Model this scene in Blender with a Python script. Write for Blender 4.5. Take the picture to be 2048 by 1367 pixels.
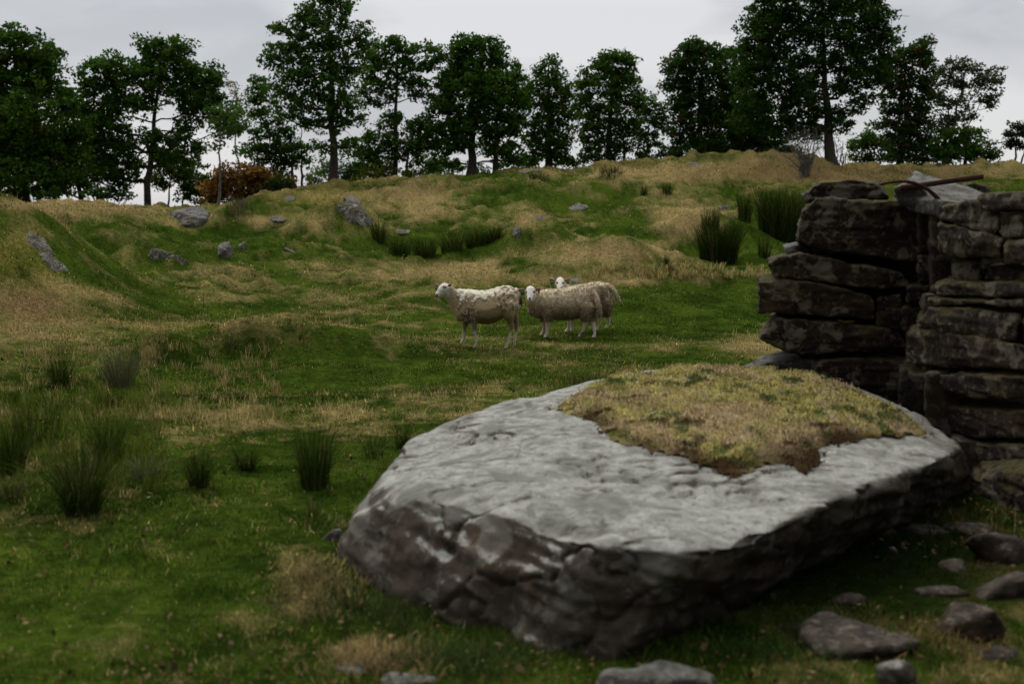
import bpy, bmesh, math, random
import numpy as np
from mathutils import Vector, Euler

for o in list(bpy.data.objects): bpy.data.objects.remove(o)
scene = bpy.context.scene
COL = scene.collection
rng = np.random.default_rng(11)
random.seed(5)

# ------------------------------------------------------------------ camera
CAM_Z = 1.7
LENS = 40.0
F = 2048 * LENS / 36.0
HORIZON = 400.0
PITCH = math.atan((683.5 - HORIZON) / F)
cam_d = bpy.data.cameras.new("camera")
cam = bpy.data.objects.new("camera", cam_d)
COL.objects.link(cam)
cam.location = (0, 0, CAM_Z)
cam.rotation_euler = (math.pi / 2 - PITCH, 0, 0)
cam_d.lens = LENS
cam_d.sensor_width = 36
cam_d.clip_end = 4000
cam_d.dof.use_dof = True
cam_d.dof.focus_distance = 14.2
cam_d.dof.aperture_fstop = 2.0
scene.camera = cam

# ------------------------------------------------------------------ sky and sun (overcast)
SUN_EL, SUN_AZ = math.radians(58), math.radians(-35)      # azimuth from +Y, negative = left
w = bpy.data.worlds.new("World")
scene.world = w
w.use_nodes = True
nt = w.node_tree
nt.nodes.clear()
N = nt.nodes.new
L = nt.links.new
out = N("ShaderNodeOutputWorld")
bg = N("ShaderNodeBackground"); bg.inputs[1].default_value = 0.1
sky = N("ShaderNodeTexSky"); sky.sky_type = 'NISHITA'; sky.sun_disc = False
sky.sun_elevation = SUN_EL; sky.sun_rotation = SUN_AZ
tc = N("ShaderNodeTexCoord")
sep = N("ShaderNodeSeparateXYZ"); L(tc.outputs['Generated'], sep.inputs[0])
elev = N("ShaderNodeMapRange"); elev.inputs[1].default_value = 0.16; elev.inputs[2].default_value = 0.8
elev.inputs[3].default_value = 0.66; elev.inputs[4].default_value = 3.1
L(sep.outputs[2], elev.inputs[0])
fwd = N("ShaderNodeMapRange"); fwd.inputs[1].default_value = -0.6; fwd.inputs[2].default_value = 0.8
fwd.inputs[3].default_value = 0.22; fwd.inputs[4].default_value = 1.0
L(sep.outputs[1], fwd.inputs[0])
mp = N("ShaderNodeMapping"); mp.inputs[3].default_value = (1.0, 1.0, 3.2)
L(tc.outputs['Generated'], mp.inputs[0])
cn = N("ShaderNodeTexNoise"); cn.inputs['Scale'].default_value = 3.2; cn.inputs['Detail'].default_value = 6
cn.inputs['Roughness'].default_value = 0.5; cn.inputs['Distortion'].default_value = 0.4
L(mp.outputs[0], cn.inputs[0])
cr = N("ShaderNodeValToRGB")
cr.color_ramp.elements[0].position = 0.40; cr.color_ramp.elements[0].color = (0.45, 0.457, 0.478, 1)
cr.color_ramp.elements[1].position = 0.60; cr.color_ramp.elements[1].color = (0.635, 0.632, 0.64, 1)
L(cn.outputs[0], cr.inputs[0])
sc1 = N("ShaderNodeVectorMath"); sc1.operation = 'SCALE'; L(cr.outputs[0], sc1.inputs[0]); L(elev.outputs[0], sc1.inputs['Scale'])
sc2 = N("ShaderNodeVectorMath"); sc2.operation = 'SCALE'; L(sc1.outputs[0], sc2.inputs[0]); L(fwd.outputs[0], sc2.inputs['Scale'])
sc3 = N("ShaderNodeVectorMath"); sc3.operation = 'SCALE'; L(sc2.outputs[0], sc3.inputs[0]); sc3.inputs['Scale'].default_value = 10.0
mx = N("ShaderNodeMix"); mx.data_type = 'RGBA'; mx.inputs[0].default_value = 0.06
L(sc3.outputs[0], mx.inputs[6]); L(sky.outputs[0], mx.inputs[7])
L(mx.outputs[2], bg.inputs[0]); L(bg.outputs[0], out.inputs[0])

sun_d = bpy.data.lights.new("sun", 'SUN'); sun_d.energy = 0.9; sun_d.angle = math.radians(28); sun_d.color = (1, 0.96, 0.9)
sun = bpy.data.objects.new("sun", sun_d); COL.objects.link(sun)
sd = Vector((math.sin(SUN_AZ) * math.cos(SUN_EL), math.cos(SUN_AZ) * math.cos(SUN_EL), math.sin(SUN_EL)))
sun.rotation_euler = sd.to_track_quat('Z', 'Y').to_euler()
sun.location = (0, 0, 30)

vs = scene.view_settings
vs.view_transform = 'Standard'; vs.look = 'None'; vs.exposure = 0.8; vs.gamma = 1.0
scene.render.engine = 'CYCLES'
scene.render.resolution_x = 1024; scene.render.resolution_y = 683
scene.cycles.max_bounces = 6
scene.cycles.transparent_max_bounces = 4

# ------------------------------------------------------------------ helpers
CP, SP = math.cos(PITCH), math.sin(PITCH)

def at(u, v, Y):
    """point on the sight line of photo pixel (u, v) at distance Y along the ground"""
    a = (u - 1024) / F; b = (683.5 - v) / F
    ry = CP + b * SP; rz = -SP + b * CP
    t = Y / ry
    return Vector((a * t, Y, CAM_Z + rz * t))

def proj(x, y, z):
    z = z - CAM_Z
    d = np.maximum(y * CP - z * SP, 1e-3)
    up = y * SP + z * CP
    return 1024 + F * x / d, 683.5 - F * up / d

def hash3(ix, iy, iz, seed):
    h = (ix.astype(np.int64) * 374761393 + iy.astype(np.int64) * 668265263 + iz.astype(np.int64) * 2147483647 + seed * 144665) & 0xFFFFFFFF
    h = ((h ^ (h >> 13)) * 1274126177) & 0xFFFFFFFF
    h = h ^ (h >> 16)
    h = (h * 2246822519) & 0xFFFFFFFF
    h = h ^ (h >> 15)
    return (h & 0xFFFFFF) / float(0xFFFFFF)

def vnoise(p, seed=0):
    p = np.asarray(p, float)
    i = np.floor(p); f = p - i
    f = f * f * f * (f * (f * 6 - 15) + 10)
    ix, iy, iz = i[:, 0], i[:, 1], i[:, 2]
    r = 0
    for dx in (0, 1):
        wx = f[:, 0] if dx else 1 - f[:, 0]
        for dy in (0, 1):
            wy = f[:, 1] if dy else 1 - f[:, 1]
            for dz in (0, 1):
                wz = f[:, 2] if dz else 1 - f[:, 2]
                r = r + wx * wy * wz * hash3(ix + dx, iy + dy, iz + dz, seed)
    return r * 2 - 1

def fbm(p, octaves=4, seed=0, gain=0.5):
    a, s, r = 1.0, 0, 0
    p = np.asarray(p, float)
    for k in range(octaves):
        r = r + a * vnoise(p, seed + k * 17); s += a
        a *= gain; p = p * 2.03 + 3.7
    return r / s

def fbm2(x, y, sc, octaves=4, seed=0, gain=0.5):
    return fbm(np.stack([x / sc, y / sc, np.full_like(x, 0.37 + seed)], 1), octaves, seed, gain)

def np_mesh(name, V, faces, col=None, smooth=False):
    """faces: list of (m,k) int arrays"""
    me = bpy.data.meshes.new(name)
    V = np.ascontiguousarray(V, dtype=np.float32)
    me.vertices.add(len(V)); me.vertices.foreach_set('co', V.ravel())
    idx = np.concatenate([f.ravel() for f in faces]).astype(np.int32)
    tot = np.concatenate([np.full(len(f), f.shape[1]) for f in faces]).astype(np.int32)
    start = np.concatenate([[0], np.cumsum(tot)[:-1]]).astype(np.int32)
    me.loops.add(len(idx)); me.loops.foreach_set('vertex_index', idx)
    me.polygons.add(len(tot)); me.polygons.foreach_set('loop_start', start); me.polygons.foreach_set('loop_total', tot)
    if smooth: me.polygons.foreach_set('use_smooth', np.ones(len(tot), bool))
    me.update(calc_edges=True)
    if col is not None:
        set_col(me, col)
    return me

def set_col(me, col, name='Col'):
    c = np.ones((len(me.vertices), 4), np.float32); c[:, :3] = col
    a = me.color_attributes.new(name, 'FLOAT_COLOR', 'POINT')
    a.data.foreach_set('color', c.ravel())

def link(name, me, mat=None, parent=None, loc=None):
    o = bpy.data.objects.new(name, me); COL.objects.link(o)
    if mat is not None: me.materials.append(mat)
    if parent is not None: o.parent = parent
    if loc is not None: o.location = loc
    return o

def tag(o, label=None, cat=None, group=None, kind=None):
    if label: o['label'] = label
    if cat: o['category'] = cat
    if group: o['group'] = group
    if kind: o['kind'] = kind
    return o

def thing(name, label, cat, loc=(0, 0, 0), group=None):
    o = bpy.data.objects.new(name, None); COL.objects.link(o); o.location = loc
    o.empty_display_size = 0.2
    return tag(o, label, cat, group)

def verts_np(me):
    v = np.empty(len(me.vertices) * 3, np.float32); me.vertices.foreach_get('co', v); return v.reshape(-1, 3).astype(float)

def norms_np(me):
    v = np.empty(len(me.vertices) * 3, np.float32); me.vertices.foreach_get('normal', v); return v.reshape(-1, 3).astype(float)

def put(me, v):
    me.vertices.foreach_set('co', np.ascontiguousarray(v, np.float32).ravel()); me.update()

def remeshed(me, voxel, smooth=3, fac=0.5):
    o = bpy.data.objects.new('tmp', me); COL.objects.link(o)
    m = o.modifiers.new('r', 'REMESH'); m.mode = 'VOXEL'; m.voxel_size = voxel; m.use_smooth_shade = True
    if smooth:
        s = o.modifiers.new('s', 'SMOOTH'); s.factor = fac; s.iterations = smooth
    dg = bpy.context.evaluated_depsgraph_get(); dg.update()
    r = bpy.data.meshes.new_from_object(o.evaluated_get(dg))
    bpy.data.objects.remove(o); bpy.data.meshes.remove(me)
    r.polygons.foreach_set('use_smooth', np.ones(len(r.polygons), bool))
    return r

def hull_mesh(pts):
    bm = bmesh.new()
    for p in pts: bm.verts.new(p)
    bmesh.ops.convex_hull(bm, input=bm.verts[:])
    for v in [v for v in bm.verts if not v.link_faces]: bm.verts.remove(v)
    me = bpy.data.meshes.new('hull'); bm.to_mesh(me); bm.free()
    return me

def tube_arrays(path, radii, sides=6):
    P = np.array(path, float); n = len(P)
    R = np.array(radii, float)
    T = np.gradient(P, axis=0); T /= np.linalg.norm(T, axis=1, keepdims=True) + 1e-9
    ref = np.array([0.31, 0.93, 0.17])
    A = np.cross(T, ref); A /= np.linalg.norm(A, axis=1, keepdims=True) + 1e-9
    B = np.cross(T, A)
    ang = np.linspace(0, 2 * np.pi, sides, endpoint=False)
    V = P[:, None, :] + R[:, None, None] * (np.cos(ang)[None, :, None] * A[:, None, :] + np.sin(ang)[None, :, None] * B[:, None, :])
    V = V.reshape(-1, 3)
    i = np.arange(n - 1)[:, None] * sides; j = np.arange(sides)[None, :]; j2 = (j + 1) % sides
    Fq = np.stack([i + j, i + j2, i + sides + j2, i + sides + j], -1).reshape(-1, 4)
    return V, Fq

class Acc:
    def __init__(s): s.V = []; s.F = {}; s.C = []; s.n = 0
    def add(s, V, Fq, col=None):
        s.V.append(V); s.F.setdefault(Fq.shape[1], []).append(Fq + s.n); s.n += len(V)
        if col is not None: s.C.append(np.broadcast_to(col, (len(V), 3)))
    def mesh(s, name, smooth=False):
        return np_mesh(name, np.concatenate(s.V), [np.concatenate(f) for f in s.F.values()], np.concatenate(s.C) if s.C else None, smooth)

# ------------------------------------------------------------------ materials
def new_mat(name):
    m = bpy.data.materials.new(name); m.use_nodes = True
    nt = m.node_tree
    b = nt.nodes['Principled BSDF']
    b.inputs['Roughness'].default_value = 0.9
    b.inputs['Specular IOR Level'].default_value = 0.15
    return m, nt, b

def nz(nt, scale, detail=5, rough=0.55, vec=None, dist=0.0):
    n = nt.nodes.new('ShaderNodeTexNoise')
    n.inputs['Scale'].default_value = scale; n.inputs['Detail'].default_value = detail
    n.inputs['Roughness'].default_value = rough; n.inputs['Distortion'].default_value = dist
    if vec is not None: nt.links.new(vec, n.inputs['Vector'])
    return n.outputs[0]

def ramp(nt, src, stops):
    r = nt.nodes.new('ShaderNodeValToRGB')
    e = r.color_ramp.elements
    while len(e) < len(stops): e.new(0.5)
    for k, (p, c) in enumerate(stops):
        e[k].position = p
        e[k].color = (c, c, c, 1) if isinstance(c, (int, float)) else (*c, 1)
    nt.links.new(src, r.inputs[0])
    return r.outputs[0]

def mixc(nt, fac, a, b, mode='MIX'):
    m = nt.nodes.new('ShaderNodeMix'); m.data_type = 'RGBA'; m.blend_type = mode
    if isinstance(fac, (int, float)): m.inputs[0].default_value = fac
    else: nt.links.new(fac, m.inputs[0])
    for k, s in ((6, a), (7, b)):
        if isinstance(s, tuple): m.inputs[k].default_value = (*s, 1)
        else: nt.links.new(s, m.inputs[k])
    return m.outputs[2]

def mathn(nt, op, a, b=None):
    m = nt.nodes.new('ShaderNodeMath'); m.operation = op
    for k, s in enumerate((a, b)):
        if s is None: continue
        if isinstance(s, (int, float)): m.inputs[k].default_value = s
        else: nt.links.new(s, m.inputs[k])
    return m.outputs[0]

def bump(nt, b, h, strength, dist):
    n = nt.nodes.new('ShaderNodeBump'); n.inputs['Strength'].default_value = strength; n.inputs['Distance'].default_value = dist
    nt.links.new(h, n.inputs['Height']); nt.links.new(n.outputs[0], b.inputs['Normal'])

def leaf_mat(name, trans=0.25, rough=0.75):
    m, nt, b = new_mat(name)
    b.inputs['Roughness'].default_value = rough; b.inputs['Specular IOR Level'].default_value = 0.0
    a = nt.nodes.new('ShaderNodeAttribute'); a.attribute_name = 'Col'
    nt.links.new(a.outputs[0], b.inputs['Base Color'])
    t = nt.nodes.new('ShaderNodeBsdfTranslucent'); nt.links.new(a.outputs[0], t.inputs[0])
    mx = nt.nodes.new('ShaderNodeMixShader'); mx.inputs[0].default_value = trans
    nt.links.new(b.outputs[0], mx.inputs[1]); nt.links.new(t.outputs[0], mx.inputs[2])
    nt.links.new(mx.outputs[0], nt.nodes['Material Output'].inputs[0])
    return m

def rock_mat(name, side=(0.115, 0.09, 0.07), top=(0.30, 0.30, 0.29), pale=(0.42, 0.42, 0.38), moss=0.0, patch=0.5, scale=1.0, rust=0.3, bd=0.045):
    m, nt, b = new_mat(name)
    g = nt.nodes.new('ShaderNodeNewGeometry'); pos = g.outputs['Position']
    sp = nt.nodes.new('ShaderNodeSeparateXYZ'); nt.links.new(g.outputs['Normal'], sp.inputs[0])
    n1 = nz(nt, 2.2 * scale, 6, 0.6, pos); n2 = nz(nt, 9 * scale, 6, 0.65, pos, 0.6); n3 = nz(nt, 34 * scale, 5, 0.7, pos)
    n4 = nz(nt, 5 * scale, 4, 0.6, pos, 1.0)
    # weathering: pale crustose lichen cover on faces open to the sky, bare brown rock elsewhere
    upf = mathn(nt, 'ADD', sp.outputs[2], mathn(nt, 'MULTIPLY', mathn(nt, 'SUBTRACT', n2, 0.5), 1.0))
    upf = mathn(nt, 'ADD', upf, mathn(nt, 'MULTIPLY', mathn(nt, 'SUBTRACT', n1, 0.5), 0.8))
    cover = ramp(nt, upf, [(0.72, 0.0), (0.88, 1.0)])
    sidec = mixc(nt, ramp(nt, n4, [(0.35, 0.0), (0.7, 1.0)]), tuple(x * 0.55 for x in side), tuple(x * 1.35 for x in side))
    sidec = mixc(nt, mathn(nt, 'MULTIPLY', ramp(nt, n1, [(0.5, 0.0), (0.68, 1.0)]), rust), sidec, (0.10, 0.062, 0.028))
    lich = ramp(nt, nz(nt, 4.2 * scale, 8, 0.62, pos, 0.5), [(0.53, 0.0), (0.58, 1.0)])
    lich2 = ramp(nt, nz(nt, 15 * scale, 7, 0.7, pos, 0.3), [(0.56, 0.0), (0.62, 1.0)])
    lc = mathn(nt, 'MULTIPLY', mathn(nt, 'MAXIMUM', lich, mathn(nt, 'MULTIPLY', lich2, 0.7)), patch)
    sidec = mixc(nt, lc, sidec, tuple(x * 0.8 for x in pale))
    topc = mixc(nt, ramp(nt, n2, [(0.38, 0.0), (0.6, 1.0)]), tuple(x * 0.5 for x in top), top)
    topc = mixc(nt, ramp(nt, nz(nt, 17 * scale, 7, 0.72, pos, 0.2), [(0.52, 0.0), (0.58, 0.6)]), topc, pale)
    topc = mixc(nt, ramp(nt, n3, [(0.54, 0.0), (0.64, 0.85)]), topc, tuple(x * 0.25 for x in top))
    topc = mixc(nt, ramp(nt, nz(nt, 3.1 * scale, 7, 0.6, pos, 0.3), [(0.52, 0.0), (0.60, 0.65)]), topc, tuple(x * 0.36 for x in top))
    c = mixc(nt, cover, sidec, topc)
    if moss > 0:
        mf = mathn(nt, 'ADD', sp.outputs[2], mathn(nt, 'MULTIPLY', mathn(nt, 'SUBTRACT', n1, 0.5), 2.2))
        mf = ramp(nt, mf, [(0.45, 0.0), (0.75, moss)])
        mc = mixc(nt, ramp(nt, n2, [(0.3, 0.0), (0.7, 1.0)]), (0.02, 0.016, 0.006), (0.085, 0.072, 0.018))
        c = mixc(nt, mf, c, mc)
    nt.links.new(c, b.inputs['Base Color'])
    h = mathn(nt, 'ADD', mathn(nt, 'MULTIPLY', n2, 0.3), mathn(nt, 'MULTIPLY', n3, 0.4))
    bump(nt, b, h, 1.0, bd)
    return m

M_ground, gnt, gb = new_mat('ground'); gb.inputs['Specular IOR Level'].default_value = 0.0
ga = gnt.nodes.new('ShaderNodeAttribute'); ga.attribute_name = 'Col'
gg = gnt.nodes.new('ShaderNodeNewGeometry')
gn1 = nz(gnt, 16, 6, 0.7, gg.outputs['Position']); gn2 = nz(gnt, 3.5, 5, 0.6, gg.outputs['Position'])
gc = mixc(gnt, 1.0, ga.outputs[0], ramp(gnt, gn1, [(0.3, 0.45), (0.5, 0.9), (0.72, 1.5)]), 'MULTIPLY')
gnt.links.new(gc, gb.inputs['Base Color'])
bump(gnt, gb, mathn(gnt, 'ADD', gn1, gn2), 1.0, 0.05)
M_grass = leaf_mat('grass_blades', 0.3)
M_leaf = leaf_mat('tree_leaves', 0.42, 0.85)
M_rush = leaf_mat('rush_stems', 0.15, 0.6)
M_moss = leaf_mat('moss_blades', 0.2, 0.95)

M_bark, bnt, bb = new_mat('bark')
bg_ = bnt.nodes.new('ShaderNodeNewGeometry')
bnt.links.new(ramp(bnt, nz(bnt, 7, 6, 0.7, bg_.outputs['Position']), [(0.3, (0.018, 0.015, 0.012)), (0.7, (0.075, 0.062, 0.05))]), bb.inputs['Base Color'])
M_birch, bnt2, bb2 = new_mat('pale_bark')
bg2_ = bnt2.nodes.new('ShaderNodeNewGeometry')
bnt2.links.new(ramp(bnt2, nz(bnt2, 6, 6, 0.7, bg2_.outputs['Position']), [(0.3, (0.05, 0.045, 0.04)), (0.7, (0.20, 0.18, 0.15))]), bb2.inputs['Base Color'])

# ------------------------------------------------------------------ terrain
CREST = np.array([(-400, 395, 34), (0, 400, 34), (200, 399, 35), (290, 406, 36), (400, 415, 37), (450, 412, 38), (500, 401, 39), (560, 392, 40), (620, 382, 41),
                  (720, 377, 42), (800, 366, 43), (870, 358, 44), (940, 352, 44), (1020, 341, 45), (1130, 342, 45), (1230, 323, 45), (1320, 325, 46),
                  (1420, 318, 46), (1600, 321, 46), (1800, 330, 46), (2048, 333, 46), (2450, 335, 46)], float)
def crest(u):
    return np.interp(u, CREST[:, 0], CREST[:, 1]), np.interp(u, CREST[:, 0], CREST[:, 2])

ctrl = []
for u in (-250, -50, 150, 350, 550, 750, 950, 1150, 1350, 1550, 1750, 1950, 2150, 2350):
    for v, Y in ((1900, 2.6), (1500, 3.55), (1367, 4.02), (1200, 4.86), (1050, 5.98), (900, 7.75), (800, 9.75), (740, 11.6), (690, 14.0), (640, 17.2)):
        p = at(u, v, Y); ctrl.append((p.x, p.y, p.z))
    vc, Yc = crest(u)
    for k in (0.25, 0.5, 0.75, 1.0):
        p = at(u, 640 + (vc - 640) * k, 17.2 + (Yc - 17.2) * k); ctrl.append((p.x, p.y, p.z))
    zc = p.z; a = p.x / p.y
    for dy, zz in ((3, zc - 0.25), (10, zc - 1.8), (30, zc - 5), (110, zc - 12)):
        ctrl.append((a * (Yc + dy), Yc + dy, zz))
ctrl = np.array(ctrl)
def ctrans(x, y):
    r = np.hypot(x, y)
    return np.arctan2(x, y) * 3.0, np.log(np.maximum(r, 0.5)) * 1.5
cx, cy = ctrans(ctrl[:, 0], ctrl[:, 1])
def tpsk(d2):
    return np.where(d2 > 1e-12, d2 * np.log(d2 + 1e-12) * 0.5, 0)
n = len(ctrl)
K = tpsk((cx[:, None] - cx) ** 2 + (cy[:, None] - cy) ** 2) + np.eye(n) * 0.002
Pm = np.stack([np.ones(n), cx, cy], 1)
A = np.zeros((n + 3, n + 3)); A[:n, :n] = K; A[:n, n:] = Pm; A[n:, :n] = Pm.T
sol = np.linalg.solve(A, np.concatenate([ctrl[:, 2], np.zeros(3)]))
def tps(x, y):
    px, py = ctrans(x, y)
    px = np.clip(px, -1.75, 1.75); py = np.clip(py, math.log(2.4) * 1.5, math.log(160) * 1.5)
    o = np.empty(len(px))
    for s in range(0, len(px), 20000):
        e = slice(s, s + 20000)
        o[e] = tpsk((px[e, None] - cx) ** 2 + (py[e, None] - cy) ** 2) @ sol[:n] + sol[n] + sol[n + 1] * px[e] + sol[n + 2] * py[e]
    return o

# hummocks and hollows: photo pixel, distance, half-widths (m), height (m)
HUMPS = [(-120, 17.5, 2.2, 3.6, 1.55), (60, 18.5, 1.0, 2.4, 0.55),           # mossy knoll on the left
         (330, 25.0, 1.3, 0.7, 0.6), (230, 29, 2.2, 1.2, 0.5), (520, 34, 1.6, 1.2, 0.6), (690, 33.5, 1.3, 1.0, 0.9), (580, 29, 1.2, 1.0, 0.35), (450, 27, 1.0, 0.7, 0.35),
         (930, 22.5, 1.0, 0.8, 0.5), (1080, 30.0, 1.2, 0.9, 0.7), (1180, 25.5, 2.0, 1.3, 0.75), (1380, 31.0, 1.8, 1.1, 0.8),
         (860, 31, 1.6, 1.6, -0.35), (880, 27, 2.2, 1.4, -0.5), (1450, 23.5, 1.6, 1.6, -0.4), (1230, 41, 1.6, 1.2, 0.35), (1060, 42, 1.4, 1, 0.2),
         (1450, 44, 3.0, 1.5, 0.25), (1750, 40, 2.5, 1.5, 0.3), (1300, 18.5, 2.0, 1.0, 0.14), (1000, 17.5, 2.0, 0.8, 0.10),
         (330, 12.0, 0.45, 0.28, 0.36), (480, 12.7, 0.8, 0.32, 0.36), (650, 12.9, 0.9, 0.35, 0.28), (820, 13.2, 0.9, 0.4, 0.14),
         (420, 10.6, 1.2, 0.5, -0.08), (700, 10.9, 1.4, 0.5, -0.07), (640, 5.1, 0.22, 0.2, 0.10), (790, 9.6, 0.8, 0.3, 0.06), (0, 11.2, 0.5, 0.3, 0.1)]
def humps(x, y):
    z = 0
    for u, Y, sx, sy, h in HUMPS:
        X = (u - 1024) / F * Y
        z = z + h * np.exp(-((x - X) / sx) ** 2 - ((y - Y) / sy) ** 2)
    return z
def height(x, y):
    r = np.hypot(x, y)
    z = tps(x, y) + humps(x, y)
    k = np.clip((r - 15) / 12, 0, 1)
    big = fbm2(x, y, 3.6, 3, 3)
    n = big * (0.04 + 0.42 * k) + np.maximum(fbm2(x, y, 1.25, 3, 9), -0.15) * (0.05 + 0.24 * k)
    tus = np.maximum(fbm2(x, y, 0.5, 2, 21), 0)
    n = n + tus * (0.045 + 0.20 * k)
    return z + n + fbm2(x, y, 0.16, 2, 31) * 0.014, n / (0.05 + 0.3 * k)

NA, NR = 680, 620
AZ = np.radians(np.linspace(-46, 46, NA)); LR = np.linspace(math.log(1.3), math.log(140), NR)
gaz, glr = np.meshgrid(AZ, LR)
gr = np.exp(glr); GX = gr * np.sin(gaz); GY = gr * np.cos(gaz)
GZ, GN = height(GX.ravel(), GY.ravel())
GZ = GZ.reshape(NR, NA); GN = np.clip(GN.reshape(NR, NA), -1.2, 1.2)
def H(x, y, GZ=GZ):
    x = np.atleast_1d(np.asarray(x, float)); y = np.atleast_1d(np.asarray(y, float))
    fa = (np.clip(np.arctan2(x, y), AZ[0], AZ[-1]) - AZ[0]) / (AZ[1] - AZ[0]); fr = (np.log(np.maximum(np.hypot(x, y), 1.31)) - LR[0]) / (LR[1] - LR[0])
    ia = np.clip(fa.astype(int), 0, NA - 2); ir = np.clip(fr.astype(int), 0, NR - 2)
    fa = np.clip(fa - ia, 0, 1); fr = np.clip(fr - ir, 0, 1)
    return (GZ[ir, ia] * (1 - fa) + GZ[ir, ia + 1] * fa) * (1 - fr) + (GZ[ir + 1, ia] * (1 - fa) + GZ[ir + 1, ia + 1] * fa) * fr
def H1(x, y): return float(H(x, y)[0])

def ground_at(u, v, fallback=None):
    """first terrain point met by the sight line of a photo pixel"""
    Y = np.exp(np.linspace(math.log(2.5), math.log(60), 1500))
    p0 = at(u, v, 1.0)
    x = p0.x * Y; z = CAM_Z + (p0.z - CAM_Z) * Y
    hit = np.nonzero(z <= H(x, Y))[0]
    if len(hit) == 0:
        Yf = fallback or float(crest(u)[1])
        xf = p0.x * Yf
        return Vector((xf, Yf, H1(xf, Yf)))
    i = hit[0]
    return Vector((x[i], Y[i], H1(x[i], Y[i])))

# ground cover: dry straw against green turf, by place (photo pixel, spread, weight)
DRY = [(1650, 345, 420, 26, 0.62), (1370, 440, 80, 45, 0.62), (1190, 505, 130, 26, 0.60), (840, 400, 70, 32, 0.55), (150, 408, 280, 14, 0.5), (930, 535, 110, 14, 0.25), (330, 440, 70, 14, 0.1),
       (90, 590, 150, 45, 0.5), (520, 440, 110, 16, 0.45), (680, 395, 90, 16, 0.4), (930, 540, 90, 22, 0.35), (600, 640, 420, 40, 0.12), (800, 680, 240, 16, 0.20), (420, 650, 200, 10, 0.12),
       (420, 830, 300, 24, 0.17), (60, 480, 80, 36, 0.35), (600, 1180, 70, 60, 0.55), (480, 1230, 90, 26, 0.35), (760, 1300, 120, 35, 0.5), (1150, 560, 320, 14, 0.32), (1300, 555, 230, 14, 0.3),
       (1500, 690, 70, 24, 0.55), (1340, 690, 60, 14, 0.3), (900, 780, 160, 16, 0.2), (1050, 430, 60, 24, 0.4), (1950, 1320, 60, 26, 0.15), (1750, 1150, 220, 140, -0.3), (1250, 345, 150, 14, 0.35), (50, 760, 80, 20, 0.2),
       (430, 480, 130, 60, -0.08), (900, 490, 130, 28, -0.55), (1050, 395, 170, 32, -0.18), (1400, 600, 170, 60, -0.34), (1450, 510, 80, 40, -0.4), (1530, 440, 80, 40, -0.35),
       (500, 770, 260, 22, -0.3), (150, 560, 0.1, 1, 0), (600, 960, 260, 60, -0.3), (300, 1120, 380, 90, -0.12), (1260, 470, 50, 26, -0.35), (1300, 660, 200, 40, -0.25), (850, 740, 200, 20, -0.2), (300, 560, 90, 50, -0.06)]
def cover(x, y, z):
    u, v = proj(x, y, z)
    d = np.full(len(x), 0.16)
    d = d - 0.10 * np.clip((v - 700) / 200, 0, 1)
    for cu, cv, su, sv, wt in DRY:
        d = d + wt * np.exp(-((u - cu) / su) ** 2 - ((v - cv) / sv) ** 2)
    d = d + 0.30 * np.clip(H(x, y, GN), -0.9, 0.9) + 0.26 * fbm2(x, y, 2.2, 4, 41) + 0.50 * fbm2(x, y, 0.6, 4, 47, 0.8)
    d = d + 0.34 * fbm2(x, y, 0.15, 2, 49) * np.clip((14 - np.hypot(x, y)) / 5, 0, 1)
    brown = 0.75 * np.exp(-((u - 70) / 170) ** 2 - ((v - 610) / 45) ** 2) + 0.75 * np.exp(-((u - 1700) / 380) ** 2 - ((v - 345) / 26) ** 2) + 0.35 * np.exp(-((u - 150) / 300) ** 2 - ((v - 420) / 20) ** 2) + 0.5 * fbm2(x, y, 1.3, 3, 53)
    yel = np.exp(-((u - 20) / 110) ** 2 - ((v - 520) / 45) ** 2) + 0.6 * np.exp(-((u - 640) / 120) ** 2 - ((v - 400) / 30) ** 2) + 0.35 * fbm2(x, y, 1.7, 3, 59)
    return d, np.clip(brown, 0, 1), np.clip(yel, 0, 1)
GREEN_A, GREEN_B = np.array([0.021, 0.043, 0.005]), np.array([0.068, 0.104, 0.012])
STRAW, BROWN, YELM = np.array([0.32, 0.243, 0.098]), np.array([0.17, 0.112, 0.05]), np.array([0.22, 0.20, 0.028])
def cover_col(x, y, z, jit):
    d, br, ye = cover(x, y, z)
    t = np.clip((d - 0.42 + jit * 0.24) / 0.46 + 0.5, 0, 1)[:, None]
    g = GREEN_A + (GREEN_B - GREEN_A) * np.clip(0.5 + 0.8 * fbm2(x, y, 0.9, 3, 61) + 0.7 * fbm2(x, y, 0.16, 2, 63), 0, 1)[:, None]
    s = STRAW + (BROWN - STRAW) * br[:, None]
    s = s + (YELM - s) * (0.7 * ye)[:, None]
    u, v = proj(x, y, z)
    nook_shade = np.clip(1.2 * np.exp(-((u - 1790) / 360) ** 2 - ((v - 1110) / 170) ** 2) - 0.12, 0, 0.9)[:, None]      # shade of the nook between boulder and wall, painted into the turf colour
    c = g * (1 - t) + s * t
    return c * (1 - nook_shade) + np.array([0.014, 0.024, 0.005]) * nook_shade, t[:, 0]

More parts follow.
